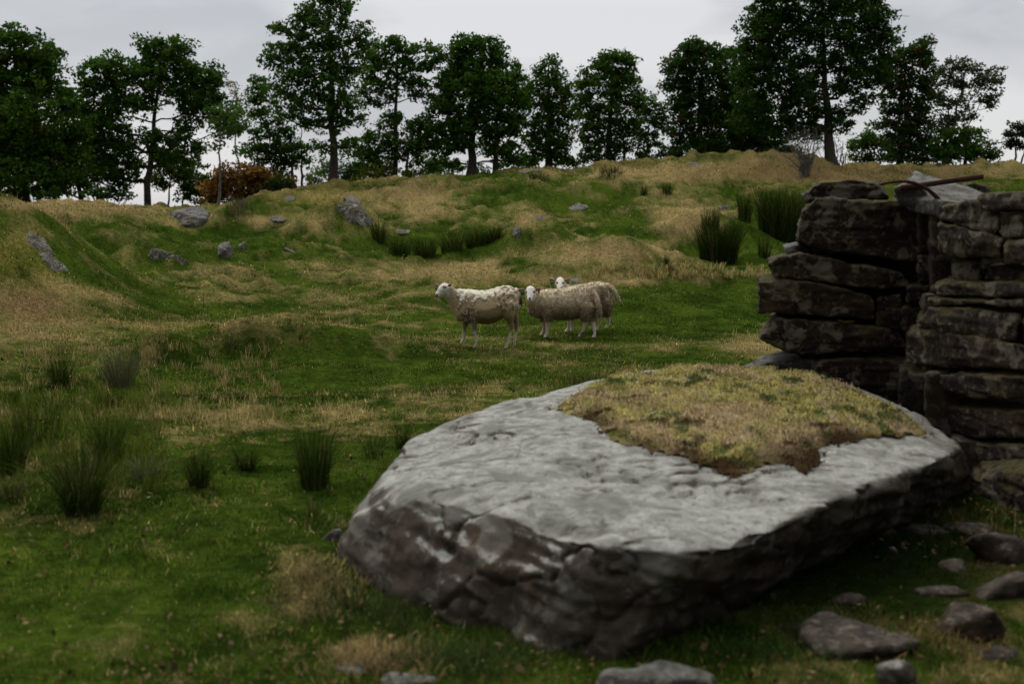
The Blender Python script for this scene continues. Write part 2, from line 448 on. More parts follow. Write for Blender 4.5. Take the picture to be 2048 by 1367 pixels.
# one ground sheet: fine in front, coarse behind and out to the horizon
az_full = np.concatenate([AZ, np.radians(np.arange(52, 314, 6.0))])
lr_full = np.concatenate([LR, np.linspace(math.log(160), math.log(2500), 24)])
naf, nrf = len(az_full), len(lr_full)
fa_, fl_ = np.meshgrid(az_full, lr_full)
r_ = np.exp(fl_); X_ = r_ * np.sin(fa_); Y_ = r_ * np.cos(fa_)
Z_ = np.zeros_like(X_)
Z_[:NR, :NA] = GZ
mid = GZ[:, NA // 2]
for k in range(NA, naf):
    a = az_full[k]; tt = (a - AZ[-1]) / (2 * math.pi - 2 * AZ[-1])
    edge = GZ[:, -1] * (1 - tt) + GZ[:, 0] * tt
    wgt = math.sin(math.pi * tt) ** 0.7
    Z_[:NR, k] = edge * (1 - wgt) + wgt * np.clip(mid, -6, 0.3)
for j in range(NR, nrf):
    Z_[j] = Z_[NR - 1] * 0.4 - 9 - (r_[j] - 140) * 0.02
V = np.stack([X_.ravel(), Y_.ravel(), Z_.ravel()], 1)
i, j = np.meshgrid(np.arange(nrf - 1), np.arange(naf), indexing='ij'); j2 = (j + 1) % naf
Fq = np.stack([i * naf + j, i * naf + j2, (i + 1) * naf + j2, (i + 1) * naf + j], -1).reshape(-1, 4)[:, ::-1]
V = np.concatenate([V, [[0, 0, float(Z_[0].mean())]]]); c0 = len(V) - 1
jj = np.arange(naf); Ft = np.stack([np.full(naf, c0), (jj + 1) % naf, jj], 1)
front = (V[:, 1] > 1)
C = np.tile(np.array([0.07, 0.085, 0.025]), (len(V), 1))
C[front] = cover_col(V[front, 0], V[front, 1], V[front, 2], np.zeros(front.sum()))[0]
C *= 0.75
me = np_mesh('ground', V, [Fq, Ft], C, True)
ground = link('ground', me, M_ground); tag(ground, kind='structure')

# ------------------------------------------------------------------ blades
def blades(P, h, wd, lean, az, col, seg=2, curve=0.5, tipcol=None):
    """P (n,3) roots, h heights, wd widths, lean horizontal reach/h, az bend azimuth"""
    n = len(P)
    dirv = np.stack([np.cos(az), np.sin(az), np.zeros(n)], 1)
    fa = az + np.pi / 2 + rng.normal(0, 0.5, n)
    side = np.stack([np.cos(fa), np.sin(fa), np.zeros(n)], 1)
    rows = []
    for k in range(seg + 1):
        t = k / seg
        reach = lean * (t * (1 - curve) + t * t * curve)
        zz = t * np.sqrt(np.maximum(1 - (lean * t * 0.6) ** 2, 0.15))
        rows.append(P + (h * reach)[:, None] * dirv + np.stack([np.zeros(n), np.zeros(n), h * zz], 1))
    Vs = []; 
    for k in range(seg):
        tw = wd * (1 - 0.35 * k / seg)
        Vs += [rows[k] - side * tw[:, None] / 2, rows[k] + side * tw[:, None] / 2]
    Vs.append(rows[seg])
    m = 2 * seg + 1
    V = np.stack(Vs, 1).reshape(-1, 3)
    b = (np.arange(n) * m)[:, None]
    faces = []
    for k in range(seg - 1):
        faces.append(b + np.array([[2 * k, 2 * k + 1, 2 * k + 3, 2 * k + 2]]))
    q = np.concatenate(faces) if faces else None
    t = b + np.array([[2 * seg - 2, 2 * seg - 1, 2 * seg]])
    Cc = np.repeat(col[:, None, :], m, 1)
    if tipcol is not None: Cc[:, -1, :] = tipcol
    return V, q, t, Cc.reshape(-1, 3)

def sample_ground(n, r0, r1, pw, azmax=29):
    uu = rng.random(n); e = 1 - pw
    r = (r0 ** e + uu * (r1 ** e - r0 ** e)) ** (1 / e)
    a = np.radians(rng.uniform(-azmax, azmax, n))
    x, y = r * np.sin(a), r * np.cos(a)
    return x, y, r
def grass_batch(n, r0, r1, pw, seg):
    x, y, r = sample_ground(n, r0, r1, pw)
    z = H(x, y)
    jit = rng.normal(0, 0.95, n)
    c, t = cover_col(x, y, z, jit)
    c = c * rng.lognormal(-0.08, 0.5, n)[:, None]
    clump = 0.6 + 0.5 * fbm2(x, y, 0.35, 2, 71) + 0.3 * fbm2(x, y, 1.5, 2, 73)
    h = (0.032 + 0.0008 * r + 0.012 * t) * np.clip(clump, 0.25, 1.4) * rng.uniform(0.6, 1.5, n)
    wd = np.maximum(0.0035, r * 0.00085) * rng.uniform(0.7, 1.4, n)
    lean = rng.uniform(0.15, 1.1, n)
    return blades(np.stack([x, y, z - 0.006], 1), h, wd, lean, rng.uniform(0, 2 * np.pi, n), c, seg)
def merge(parts):
    Vs, Q, T, Cs, off = [], [], [], [], 0
    for V, q, t, c in parts:
        Vs.append(V); Cs.append(c)
        if q is not None: Q.append(q + off)
        T.append(t + off); off += len(V)
    fs = ([np.concatenate(Q)] if Q else []) + [np.concatenate(T)]
    return np.concatenate(Vs), fs, np.concatenate(Cs)
parts = [grass_batch(150000, 3.2, 12, 1.5, 2), grass_batch(330000, 10, 52, 1.5, 1)]
# taller bleached stalks with seed heads
x, y, r = sample_ground(60000, 6, 48, 1.35)
z = H(x, y); d, br, ye = cover(x, y, z)
keep = (d + rng.normal(0, 0.1, len(x)) > 0.5); x, y, z, r, br = x[keep], y[keep], z[keep], r[keep], br[keep]
m = len(x)
sc = (np.array([0.34, 0.27, 0.11]) * (1 - 0.4 * br[:, None])) * rng.lognormal(0, 0.3, m)[:, None]
parts.append(blades(np.stack([x, y, z], 1), rng.uniform(0.05, 0.16, m), np.maximum(0.0025, r * 0.00045), rng.uniform(0.1, 0.8, m), rng.uniform(0, 6.28, m), sc, 2))
V, fs, C = merge(parts)
grass = link('grass', np_mesh('grass', V, fs, C), M_grass)
tag(grass, 'short grazed turf and bleached straw covering the whole hillside', 'grass', kind='stuff')

# fallen leaves and droppings scattered on the near turf
x, y, r = sample_ground(9000, 3.4, 17, 1.5)
keep = fbm2(x, y, 0.8, 3, 77) + rng.normal(0, 0.15, len(x)) > -0.12
x, y = x[keep], y[keep]; n = len(x)
z = H(x, y) + rng.uniform(0.015, 0.04, n)
s = np.clip(rng.lognormal(math.log(0.0095), 0.45, n), 0.004, 0.02); a = rng.uniform(0, 6.28, n)
ca, sa = np.cos(a) * s, np.sin(a) * s
tz = rng.normal(0, 0.45, (n, 2)) * s[:, None]
c0 = np.stack([x, y, z], 1)
V = np.stack([c0 + np.stack([ca, sa, tz[:, 0]], 1), c0 + np.stack([-sa * .55, ca * .55, tz[:, 1]], 1), c0 - np.stack([ca, sa, tz[:, 0] * .4], 1), c0 + np.stack([sa * .55, -ca * .55, -tz[:, 1]], 1)], 1).reshape(-1, 3)
pal = np.array([[0.20, 0.13, 0.06], [0.26, 0.19, 0.09], [0.03, 0.022, 0.012], [0.14, 0.09, 0.045], [0.20, 0.15, 0.08], [0.05, 0.035, 0.018]])
cc = pal[rng.integers(0, 6, n)] * rng.uniform(0.45, 1.0, n)[:, None]
Fq = (np.arange(n) * 4)[:, None] + np.array([[0, 1, 2, 3]])
litter = link('fallen_leaves', np_mesh('fallen_leaves', V, [Fq], np.repeat(cc, 4, 0)), M_grass)
tag(litter, 'small brown and pale dead leaves strewn over the green turf', 'leaf litter', kind='stuff')
#@@NEXT
# ------------------------------------------------------------------ trees
def curve_path(p0, p1, n=7, sag=0.0, wob=0.1):
    p0, p1 = np.array(p0, float), np.array(p1, float)
    t = np.linspace(0, 1, n)[:, None]
    L_ = np.linalg.norm(p1 - p0)
    P = p0 + (p1 - p0) * t
    P[:, 2] += (sag * L_ * np.sin(np.pi * t))[:, 0]
    nz_ = rng.normal(0, wob * L_ / n, P.shape); nz_[0] = 0; nz_[-1] = 0
    return P + nz_

def leaf_quads(Pc, size, col):
    n = len(Pc)
    a = rng.normal(size=(n, 3)); a /= np.linalg.norm(a, axis=1, keepdims=True)
    b = rng.normal(size=(n, 3)); b -= (a * b).sum(1, keepdims=True) * a; b /= np.linalg.norm(b, axis=1, keepdims=True)
    c = np.cross(a, b)
    s = size[:, None]
    V = np.stack([Pc - a * s, Pc + b * s * .5 + c * s * .12, Pc + a * s * .9, Pc - b * s * .5 + c * s * .12], 1).reshape(-1, 3)
    return V, (np.arange(n) * 4)[:, None] + np.array([[0, 1, 2, 3]]), np.repeat(col, 4, 0)

OAK = (np.array([0.024, 0.052, 0.010]), np.array([0.048, 0.096, 0.017]))
def crown_leaves(acc, blobs, Y, pal, dens=1.0, leaf=0.08, clump=0.26, per=16, autumn=0.0, depth=0.85, tips=None):
    k = Y / F
    for (u, v, ru, rv) in blobs:
        c = at(u, v, Y)
        rx, rz = ru * k * 1.1, rv * k * 1.1; ry = 0.5 * (rx + rz) * depth
        off = rng.uniform(-0.6, 0.6) * ry
        nc = max(3, int(dens * 6.2 * math.pi * rx * rz / (math.pi * clump ** 2)))
        d = rng.normal(size=(nc, 3)); d /= np.linalg.norm(d, axis=1, keepdims=True)
        d *= (rng.random(nc) ** 0.42)[:, None] * rng.uniform(0.85, 1.16, nc)[:, None]
        cc = np.array(c) + d * np.array([rx, ry, rz]) + np.array([0, off, 0])
        cs = clump * rng.uniform(0.55, 1.3, nc)
        nl = per
        off_ = rng.normal(size=(nc, nl, 3)); off_ *= (rng.random((nc, nl, 1)) ** 0.45) / np.linalg.norm(off_, axis=2, keepdims=True)
        P = (cc[:, None, :] + off_ * cs[:, None, None] * np.array([1.15, 1.15, 0.72])).reshape(-1, 3)
        base = pal[0] + (pal[1] - pal[0]) * rng.random((nc, 1))
        if autumn > 0:
            au = rng.random(nc) < autumn
            base[au] = np.array([0.085, 0.05, 0.02]) * rng.uniform(0.7, 1.3, (au.sum(), 1))
        cl = np.repeat(base, nl, 0) * np.array([1.3, 1.35, 1.1]) * rng.lognormal(0, 0.25, (nc * nl, 1))
        V, Fq, C = leaf_quads(P, leaf * rng.uniform(0.6, 1.35, len(P)), cl)
        acc.add(V, Fq); acc.C.append(C)

def tree(name, label, cat, base, trunk_px, top, blobs, Y, pal=OAK, dens=1.0, group=None, extra_trunks=(), autumn=0.0, leaf=0.08, clump=0.26, mat=None,
         crown_name='crown', limb=0.30, per=24, twigs=3):
    """base (u,v) px of the trunk foot, top (u,v) px where the leader ends, blobs of foliage as photo ellipses"""
    b = at(base[0], base[1], Y); zg = H1(b.x, b.y) - 0.15
    root = thing(name, label, cat, (b.x, b.y, zg), group)
    ro = np.array([b.x, b.y, zg])
    k = Y / F
    acc = Acc()
    def trunk(bu, bv, tu, tv, px):
        p0 = np.array(at(bu, bv, Y + 0.0)); p0[2] = min(p0[2], H1(p0[0], p0[1]) - 0.15)
        p1 = np.array(at(tu, tv, Y)); p1[1] += rng.uniform(-0.3, 0.3)
        P = curve_path(p0, p1, 12, 0, 0.08)
        r0 = px * k / 2
        rad = r0 * (1 - 0.82 * np.linspace(0, 1, 12) ** 0.9); rad[0] *= 1.5; rad[1] *= 1.1
        V, Fq = tube_arrays(P, rad, 8); acc.add(V - ro, Fq)
        return P, rad
    leaders = [trunk(base[0], base[1], top[0], top[1], trunk_px)]
    for e in extra_trunks: leaders.append(trunk(*e))
    for (u, v, ru, rv) in blobs:
        c = np.array(at(u, v, Y))
        best = None
        for P, rad in leaders:
            cand = np.nonzero((P[:, 2] < c[2] + 0.15))[0]
            cand = cand[cand >= 3] if len(cand[cand >= 3]) else np.array([len(P) // 2])
            dd = np.linalg.norm(P[cand] - c, axis=1) + 0.9 * np.abs((c[2] - P[cand][:, 2]) - 0.45 * np.linalg.norm(P[cand][:, :2] - c[:2], axis=1))
            q = cand[np.argmin(dd)]
            if best is None or dd.min() < best[0]: best = (dd.min(), P[q], rad[q])
        pp = curve_path(best[1], c, 7, -0.06, 0.22)
        r1 = max(best[2] * limb * 1.6, 0.018)
        V, Fq = tube_arrays(pp, np.linspace(r1, 0.012, 7), 5); acc.add(V - ro, Fq)
        for _ in range(twigs):
            e = c + rng.normal(0, 0.5, 3) * np.array([ru, ru * 0.7, rv]) * k * 1.1
            q0 = pp[rng.integers(3, 6)]
            V, Fq = tube_arrays(curve_path(q0, e, 4, 0.04, 0.2), np.linspace(0.016, 0.006, 4), 4); acc.add(V - ro, Fq)
    link('trunk', acc.mesh('trunk', True), mat or M_bark, root)
    lv = Acc(); crown_leaves(lv, blobs, Y, pal, dens, leaf, clump, per, autumn)
    lv.V = [v - ro for v in lv.V]
    link(crown_name, lv.mesh('crown'), M_leaf, root)
    return root

G_ = 'oaks along the crest of the hill'
tree('oak_tree', 'dense dark oak cut off by the left edge of the photo', 'tree', (50, 402), 24, (30, 90),
     [(20, 115, 70, 50), (25, 75, 35, 22), (75, 125, 45, 45), (100, 165, 40, 35), (0, 200, 80, 80), (75, 230, 75, 70), (130, 205, 22, 30), (20, 300, 100, 60), (100, 300, 60, 50),
      (60, 350, 80, 40), (-60, 180, 70, 90), (-40, 330, 80, 60), (150, 270, 30, 40), (130, 355, 40, 28)], 39, dens=1.15, autumn=0.015, group=G_)
tree('oak_tree', 'wide spreading oak with sky showing around its bare lower boughs, second from the left edge', 'tree', (288, 407), 17, (318, 120),
     [(318, 100, 42, 28), (290, 88, 18, 20), (360, 95, 26, 24), (235, 125, 45, 22), (190, 150, 36, 26), (300, 145, 70, 32), (360, 140, 40, 36), (245, 175, 60, 34), (190, 200, 40, 36),
      (400, 150, 30, 24), (425, 165, 22, 38), (340, 185, 55, 28), (270, 215, 45, 22), (180, 255, 40, 34), (220, 245, 42, 28), (395, 205, 40, 34), (435, 220, 36, 32), (455, 245, 30, 22), (375, 240, 30, 20), (155, 225, 22, 30),
      (195, 300, 46, 22), (250, 300, 34, 20), (325, 295, 40, 20), (360, 270, 24, 14), (215, 340, 40, 26), (235, 375, 20, 16), (345, 320, 40, 24), (300, 275, 36, 14), (255, 325, 36, 18), (390, 300, 30, 16), (235, 275, 40, 18), (265, 360, 20, 10)], 41, dens=1.0, group=G_)
tree('oak_tree', 'low dark oak filling the gap between the two big oaks on the left', 'tree', (160, 402), 16, (150, 270),
     [(150, 300, 50, 32), (190, 325, 44, 30), (130, 345, 50, 28), (95, 370, 45, 22), (175, 370, 40, 16)], 44, dens=1.05, autumn=0.02, group=G_)
tree('oak_tree', 'small shadowy oak with thin trunk right of the wide spreading oak', 'tree', (328, 412), 7, (340, 320),
     [(345, 345, 38, 24), (385, 350, 34, 28), (320, 365, 22, 16), (395, 385, 26, 22), (410, 365, 22, 18), (365, 385, 16, 12), (340, 315, 30, 16)], 45, dens=1.0, autumn=0.05, group=G_, extra_trunks=((355, 412, 370, 330, 6),))
tree('birch_tree', 'slim young birch with a thin pale trunk in front of the rusty bush', 'tree', (438, 413), 7, (444, 240),
     [(430, 290, 22, 12), (455, 262, 30, 16), (440, 235, 30, 22), (480, 245, 24, 16), (425, 265, 16, 12), (470, 225, 20, 16)], 38.5, dens=0.8, leaf=0.06, mat=M_birch, pal=(np.array([0.03, 0.065, 0.014]), np.array([0.055, 0.10, 0.02])))
tree('birch_tree', 'sparse yellowing treetop rising between the wide oak and the tallest oak', 'tree', (478, 400), 6, (470, 165),
     [(475, 178, 26, 16), (455, 165, 14, 12), (490, 205, 16, 16), (468, 195, 18, 12)], 47, dens=0.32, leaf=0.05, mat=M_birch, pal=(np.array([0.07, 0.06, 0.02]), np.array([0.13, 0.10, 0.04])))
tree('oak_tree', 'tallest narrow oak whose top leaves the frame left of centre', 'tree', (667, 380), 19, (655, 30),
     [(655, -30, 40, 30), (650, 10, 42, 28), (610, 35, 30, 22), (690, 15, 20, 30), (585, 60, 40, 24), (640, 60, 50, 28), (690, 65, 30, 28), (555, 95, 30, 20), (600, 100, 50, 26), (660, 110, 60, 30), (720, 100, 30, 22), (737, 70, 16, 22),
      (545, 120, 22, 18), (590, 145, 55, 26), (650, 160, 55, 32), (700, 145, 36, 26), (555, 180, 36, 22), (610, 195, 50, 26), (665, 210, 45, 30), (575, 225, 40, 16), (700, 205, 24, 30), (690, 250, 30, 22), (640, 250, 28, 18), (605, 245, 26, 12), (705, 295, 22, 18), (655, 295, 22, 16), (720, 235, 14, 14)], 43, dens=0.72, group=G_)
tree('oak_tree', 'short twin stemmed oak leaning left below the tallest oak', 'tree', (588, 385), 9, (580, 260),
     [(510, 165, 24, 16), (520, 195, 22, 18), (505, 225, 24, 18), (525, 260, 26, 18), (490, 300, 22, 14), (520, 300, 30, 16), (560, 265, 28, 16), (575, 295, 34, 16), (540, 325, 28, 16), (575, 325, 26, 14), (612, 295, 24, 14), (520, 340, 20, 12), (545, 300, 30, 18), (600, 325, 24, 14), (550, 235, 26, 16), (560, 345, 26, 12)], 44.5, dens=0.9, group=G_,
     extra_trunks=((605, 385, 602, 250, 7), (588, 372, 545, 330, 4)))
tree('oak_tree', 'airy oak with open crown and slender forked trunk right of the tallest oak', 'tree', (790, 367), 14, (795, 95),
     [(795, 85, 34, 16), (770, 100, 28, 20), (815, 105, 24, 18), (745, 120, 26, 20), (775, 130, 36, 20), (825, 130, 28, 18), (855, 95, 30, 12), (870, 115, 20, 20), (850, 130, 22, 14), (735, 150, 24, 18), (800, 160, 40, 20), (755, 170, 28, 14), (845, 165, 24, 14), (725, 180, 22, 14), (780, 190, 26, 12), (830, 190, 22, 12), (750, 205, 26, 12),
      (775, 245, 22, 16), (800, 235, 26, 14), (745, 280, 26, 16), (775, 285, 40, 20), (830, 260, 34, 18), (815, 290, 36, 18), (850, 290, 26, 18), (735, 305, 26, 14), (775, 315, 36, 16), (835, 315, 30, 16), (860, 335, 28, 12), (740, 330, 30, 12), (700, 300, 26, 18)], 46, dens=0.85, group=G_, extra_trunks=((808, 367, 818, 270, 11),))
tree('oak_tree', 'thick leafed round oak with a bright green right side in the centre', 'tree', (943, 354), 21, (945, 110),
     [(945, 85, 34, 14), (920, 95, 26, 18), (980, 90, 24, 14), (955, 110, 50, 20), (1000, 115, 22, 16), (910, 130, 30, 26), (960, 145, 60, 30), (1020, 150, 26, 28), (930, 175, 60, 32), (990, 185, 56, 34), (1035, 195, 22, 36), (890, 165, 22, 20), (880, 205, 32, 26), (930, 220, 56, 32), (1000, 230, 50, 32), (1030, 245, 20, 22), (865, 245, 32, 22), (900, 260, 36, 22), (955, 265, 46, 26), (1010, 265, 32, 18),
      (890, 295, 28, 14), (920, 290, 20, 16), (985, 300, 28, 18), (1020, 300, 24, 16), (860, 285, 26, 18), (900, 325, 26, 10), (1030, 322, 28, 12)], 46, dens=1.15, group=G_, extra_trunks=((992, 347, 990, 230, 14),), pal=(np.array([0.022, 0.05, 0.010]), np.array([0.05, 0.105, 0.018])))
tree('oak_tree', 'narrow pointed oak right of the thick round oak', 'tree', (1098, 340), 17, (1098, 130),
     [(1102, 125, 18, 14), (1085, 145, 22, 16), (1110, 155, 24, 18), (1070, 170, 24, 16), (1100, 185, 36, 20), (1130, 185, 18, 18), (1065, 205, 26, 22), (1105, 220, 40, 24), (1135, 225, 18, 20), (1075, 245, 32, 22), (1115, 255, 36, 20), (1060, 280, 28, 18), (1100, 285, 34, 18), (1130, 280, 20, 16), (1075, 312, 36, 20), (1115, 318, 36, 18), (1140, 325, 20, 10)], 47, dens=0.95, group=G_)
tree('oak_tree', 'egg shaped oak with a few brown twigs low down, right of the narrow pointed oak', 'tree', (1215, 327), 14, (1225, 125),
     [(1235, 112, 24, 16), (1205, 125, 22, 16), (1255, 125, 16, 18), (1225, 140, 44, 22), (1185, 150, 24, 20), (1165, 160, 16, 16), (1260, 155, 22, 20), (1205, 175, 46, 24), (1250, 185, 36, 26), (1165, 190, 24, 20), (1185, 215, 40, 26), (1235, 220, 44, 26), (1270, 215, 18, 22), (1175, 250, 34, 24), (1225, 255, 44, 24), (1265, 255, 22, 20), (1190, 285, 36, 20), (1240, 290, 34, 20), (1180, 308, 24, 12)], 48, dens=0.9, autumn=0.025, group=G_, extra_trunks=((1250, 327, 1245, 240, 8), (1200, 327, 1195, 240, 7)))
tree('oak_tree', 'small thin oak standing in the notch left of the dark group', 'tree', (1290, 325), 6, (1300, 220),
     [(1300, 205, 24, 14), (1325, 215, 14, 14), (1285, 225, 22, 16), (1310, 240, 28, 18), (1280, 255, 24, 16), (1325, 255, 16, 18), (1295, 275, 28, 16), (1290, 300, 22, 14), (1318, 285, 14, 12)], 49, dens=0.75, group=G_)
tree('oak_tree', 'broad oak with rounded left shoulder at the left end of the dark group', 'tree', (1395, 322), 14, (1405, 120),
     [(1400, 92, 36, 18), (1375, 110, 30, 20), (1425, 105, 30, 18), (1345, 130, 24, 24), (1390, 140, 44, 28), (1440, 140, 40, 30), (1340, 165, 20, 18), (1375, 185, 40, 28), (1430, 195, 50, 34), (1360, 220, 26, 26), (1405, 240, 50, 32), (1455, 250, 46, 34), (1365, 265, 30, 26), (1400, 295, 52, 26), (1450, 300, 50, 24), (1350, 305, 24, 16)], 48, dens=1.2, group=G_, pal=(np.array([0.02, 0.042, 0.01]), np.array([0.036, 0.075, 0.016])), autumn=0.03)
tree('oak_tree', 'huge dark oak with a massive single trunk at the right, top out of frame', 'tree', (1663, 322), 22, (1645, 40),
     [(1560, -20, 60, 30), (1650, -25, 80, 30), (1730, -10, 50, 30), (1530, 20, 46, 26), (1600, 25, 60, 30), (1680, 25, 60, 30), (1750, 35, 40, 28), (1515, 60, 46, 28), (1580, 70, 55, 30), (1650, 70, 60, 26), (1720, 75, 55, 28), (1775, 70, 26, 22), (1500, 100, 40, 28), (1555, 115, 56, 30), (1630, 115, 46, 24), (1690, 120, 50, 26), (1750, 110, 44, 26), (1500, 140, 42, 28), (1560, 160, 56, 30), (1620, 165, 36, 24), (1720, 155, 46, 24), (1530, 200, 66, 30), (1600, 200, 36, 26), (1685, 180, 30, 18), (1760, 150, 26, 22), (1520, 240, 66, 28), (1590, 240, 46, 22), (1640, 225, 24, 18), (1720, 200, 26, 16), (1690, 225, 30, 16), (1610, 270, 40, 14), (1680, 250, 26, 14)], 45, dens=1.1, group=G_, pal=(np.array([0.018, 0.04, 0.009]), np.array([0.034, 0.07, 0.015])))
tree('oak_tree', 'black looking oak squeezed between the broad shouldered oak and the huge oak', 'tree', (1502, 320), 16, (1500, 200),
     [(1470, 170, 36, 34), (1490, 220, 44, 36), (1460, 230, 36, 30), (1500, 265, 52, 26), (1540, 270, 44, 22), (1480, 295, 44, 20), (1530, 298, 36, 16), (1465, 110, 18, 20)], 49, dens=1.25, group=G_, pal=(np.array([0.016, 0.036, 0.009]), np.array([0.03, 0.06, 0.014])))
tree('oak_tree', 'tall dark oak with browning lower leaves right of the huge oak', 'tree', (1800, 328), 13, (1825, 110),
     [(1845, 95, 22, 22), (1815, 105, 22, 18), (1795, 130, 30, 24), (1845, 130, 26, 24), (1780, 165, 26, 24), (1825, 170, 42, 28), (1855, 175, 14, 24), (1790, 205, 32, 24), (1835, 215, 34, 28), (1780, 240, 34, 20), (1830, 255, 40, 24), (1800, 280, 46, 22), (1845, 295, 36, 22), (1800, 308, 40, 16)], 47, dens=1.1, autumn=0.10, group=G_, pal=(np.array([0.018, 0.038, 0.01]), np.array([0.034, 0.066, 0.015])))
tree('aspen_tree', 'loose greyish tree with drooping open branches on the far right', 'tree', (1888, 332), 9, (1935, 140),
     [(1905, 130, 26, 12), (1935, 140, 30, 14), (1880, 145, 20, 16), (1965, 155, 24, 14), (1900, 165, 34, 16), (1945, 175, 30, 14), (1990, 160, 14, 12), (1998, 140, 9, 10), (1988, 190, 12, 18), (1885, 195, 24, 20), (1925, 200, 26, 14), (1965, 200, 18, 12), (1905, 230, 24, 18), (1985, 212, 10, 8), (1935, 228, 20, 12), (1880, 250, 24, 20)], 48, dens=1.0, leaf=0.07, mat=M_birch, pal=(np.array([0.028, 0.042, 0.020]), np.array([0.05, 0.066, 0.034])), extra_trunks=((1888, 325, 1900, 190, 7), (1888, 325, 1970, 190, 5)))
tree('oak_tree', 'low dark oak in front of the loose greyish tree on the right', 'tree', (1930, 331), 9, (1935, 270),
     [(1900, 275, 30, 20), (1940, 268, 26, 14), (1880, 300, 32, 22), (1930, 300, 40, 24), (1965, 300, 26, 18), (1990, 312, 16, 12)], 46.5, dens=1.1, group=G_)
tree('pine_tree', 'small wind shaped pine at the right edge of the photo', 'tree', (2030, 334), 6, (2032, 262),
     [(2035, 252, 18, 8), (2020, 265, 16, 9), (2048, 268, 18, 10), (2015, 285, 16, 8), (2040, 290, 22, 8), (2060, 255, 18, 14), (2070, 285, 20, 14)], 46.5, dens=1.0, leaf=0.06, clump=0.18, pal=(np.array([0.014, 0.026, 0.012]), np.array([0.026, 0.042, 0.018])), extra_trunks=((2036, 334, 2055, 270, 5),))
tree('oak_tree', 'stunted oak seen through the gap right of the huge trunk', 'tree', (1745, 326), 8, (1742, 290),
     [(1740, 270, 22, 14), (1718, 290, 26, 16), (1755, 292, 30, 18), (1730, 312, 34, 12), (1775, 312, 30, 12)], 49, dens=1.0, group=G_)

def shrub(label, base, blobs, Y, pal, dens=0.9, leaf=0.075, clump=0.22, stem=4, name='shrub', mat=None, group=None, nstem=4):
    b = at(base[0], base[1], Y); zg = H1(b.x, b.y) - 0.1
    root = thing(name, label, 'shrub', (b.x, b.y, zg), group); ro = np.array([b.x, b.y, zg])
    acc = Acc(); k = Y / F
    for (u, v, ru, rv) in blobs:
        c = np.array(at(u, v, Y))
        for _ in range(nstem):
            p0 = ro + np.array([(c[0] - ro[0]) * 0.04 + rng.normal(0, 0.01), rng.normal(0, 0.01), 0])
            p0[2] = H1(p0[0], p0[1]) - 0.1
            e = c + rng.normal(0, 0.5, 3) * np.array([ru, ru * .6, rv]) * k
            V, Fq = tube_arrays(curve_path(p0, e, 6, 0.03, 0.15), np.linspace(stem * k / 2, 0.006, 6), 5); acc.add(V - ro, Fq)
    link('stem', acc.mesh('stem', True), mat or M_bark, root)
    lv = Acc(); crown_leaves(lv, blobs, Y, pal, dens, leaf, clump, 16); lv.V = [v - ro for v in lv.V]
    link('foliage', lv.mesh('foliage'), M_leaf, root)
    return root
RUST = (np.array([0.12, 0.060, 0.020]), np.array([0.20, 0.115, 0.042]))
LG = (np.array([0.05, 0.085, 0.024]), np.array([0.08, 0.12, 0.04]))
YG = (np.array([0.05, 0.065, 0.012]), np.array([0.09, 0.10, 0.018]))
DG = (np.array([0.02, 0.04, 0.012]), np.array([0.035, 0.065, 0.018]))
shrub('rounded rusty orange bush behind the slim young birch', (490, 405), [(470, 350, 40, 20), (430, 380, 34, 26), (515, 345, 26, 12), (570, 370, 22, 16), (490, 375, 50, 30), (535, 370, 32, 24), (555, 385, 24, 16), (425, 398, 18, 12), (510, 352, 22, 12)], 42.5, RUST, 1.7)
shrub('pale green distant bush seen left of the tallest oak trunk', (640, 378), [(640, 345, 26, 20), (625, 365, 20, 14), (655, 330, 14, 14)], 52, LG, 0.8, group='pale bushes beyond the crest')
shrub('broad dusky green bush seen right of the tallest oak trunk', (715, 372), [(700, 335, 26, 20), (730, 345, 34, 22), (690, 358, 24, 16)], 50, DG, 1.0, group='pale bushes beyond the crest')
shrub('yellow green bush at the foot of the airy oak', (765, 365), [(750, 350, 30, 16), (730, 362, 26, 10), (775, 338, 22, 14), (825, 350, 24, 10)], 45.3, YG, 0.9, group='pale bushes beyond the crest')
shrub('light green feathery bush between the airy oak and the thick round oak', (870, 355), [(860, 325, 24, 22), (885, 335, 20, 18), (870, 348, 34, 12)], 50, LG, 0.75, group='pale bushes beyond the crest')
shrub('dark low bush filling the foot of the gap right of the thick round oak', (1030, 342), [(1010, 322, 26, 14), (1045, 325, 24, 14)], 50, DG, 1.0)
shrub('tiny dark bush in the sky gap right of the narrow pointed oak', (1148, 335), [(1150, 325, 14, 8)], 47, DG, 0.8)
shrub('silvery pale willow bush behind the huge oak trunk', (1680, 324), [(1690, 290, 22, 24), (1640, 285, 18, 24), (1660, 270, 14, 12), (1690, 315, 24, 8)], 52, (np.array([0.06, 0.08, 0.05]), np.array([0.09, 0.11, 0.07])), 0.55, leaf=0.045)
shrub('dark bush in front of the trunks left of the bare grey shrub', (1560, 322), [(1550, 300, 30, 16), (1580, 298, 22, 18), (1530, 312, 30, 10), (1595, 312, 20, 10)], 48, DG, 1.1)
shrub('low dark bush at the left foot of the broad shouldered oak', (1335, 325), [(1330, 312, 22, 12), (1350, 318, 20, 8)], 47.5, DG, 1.1)

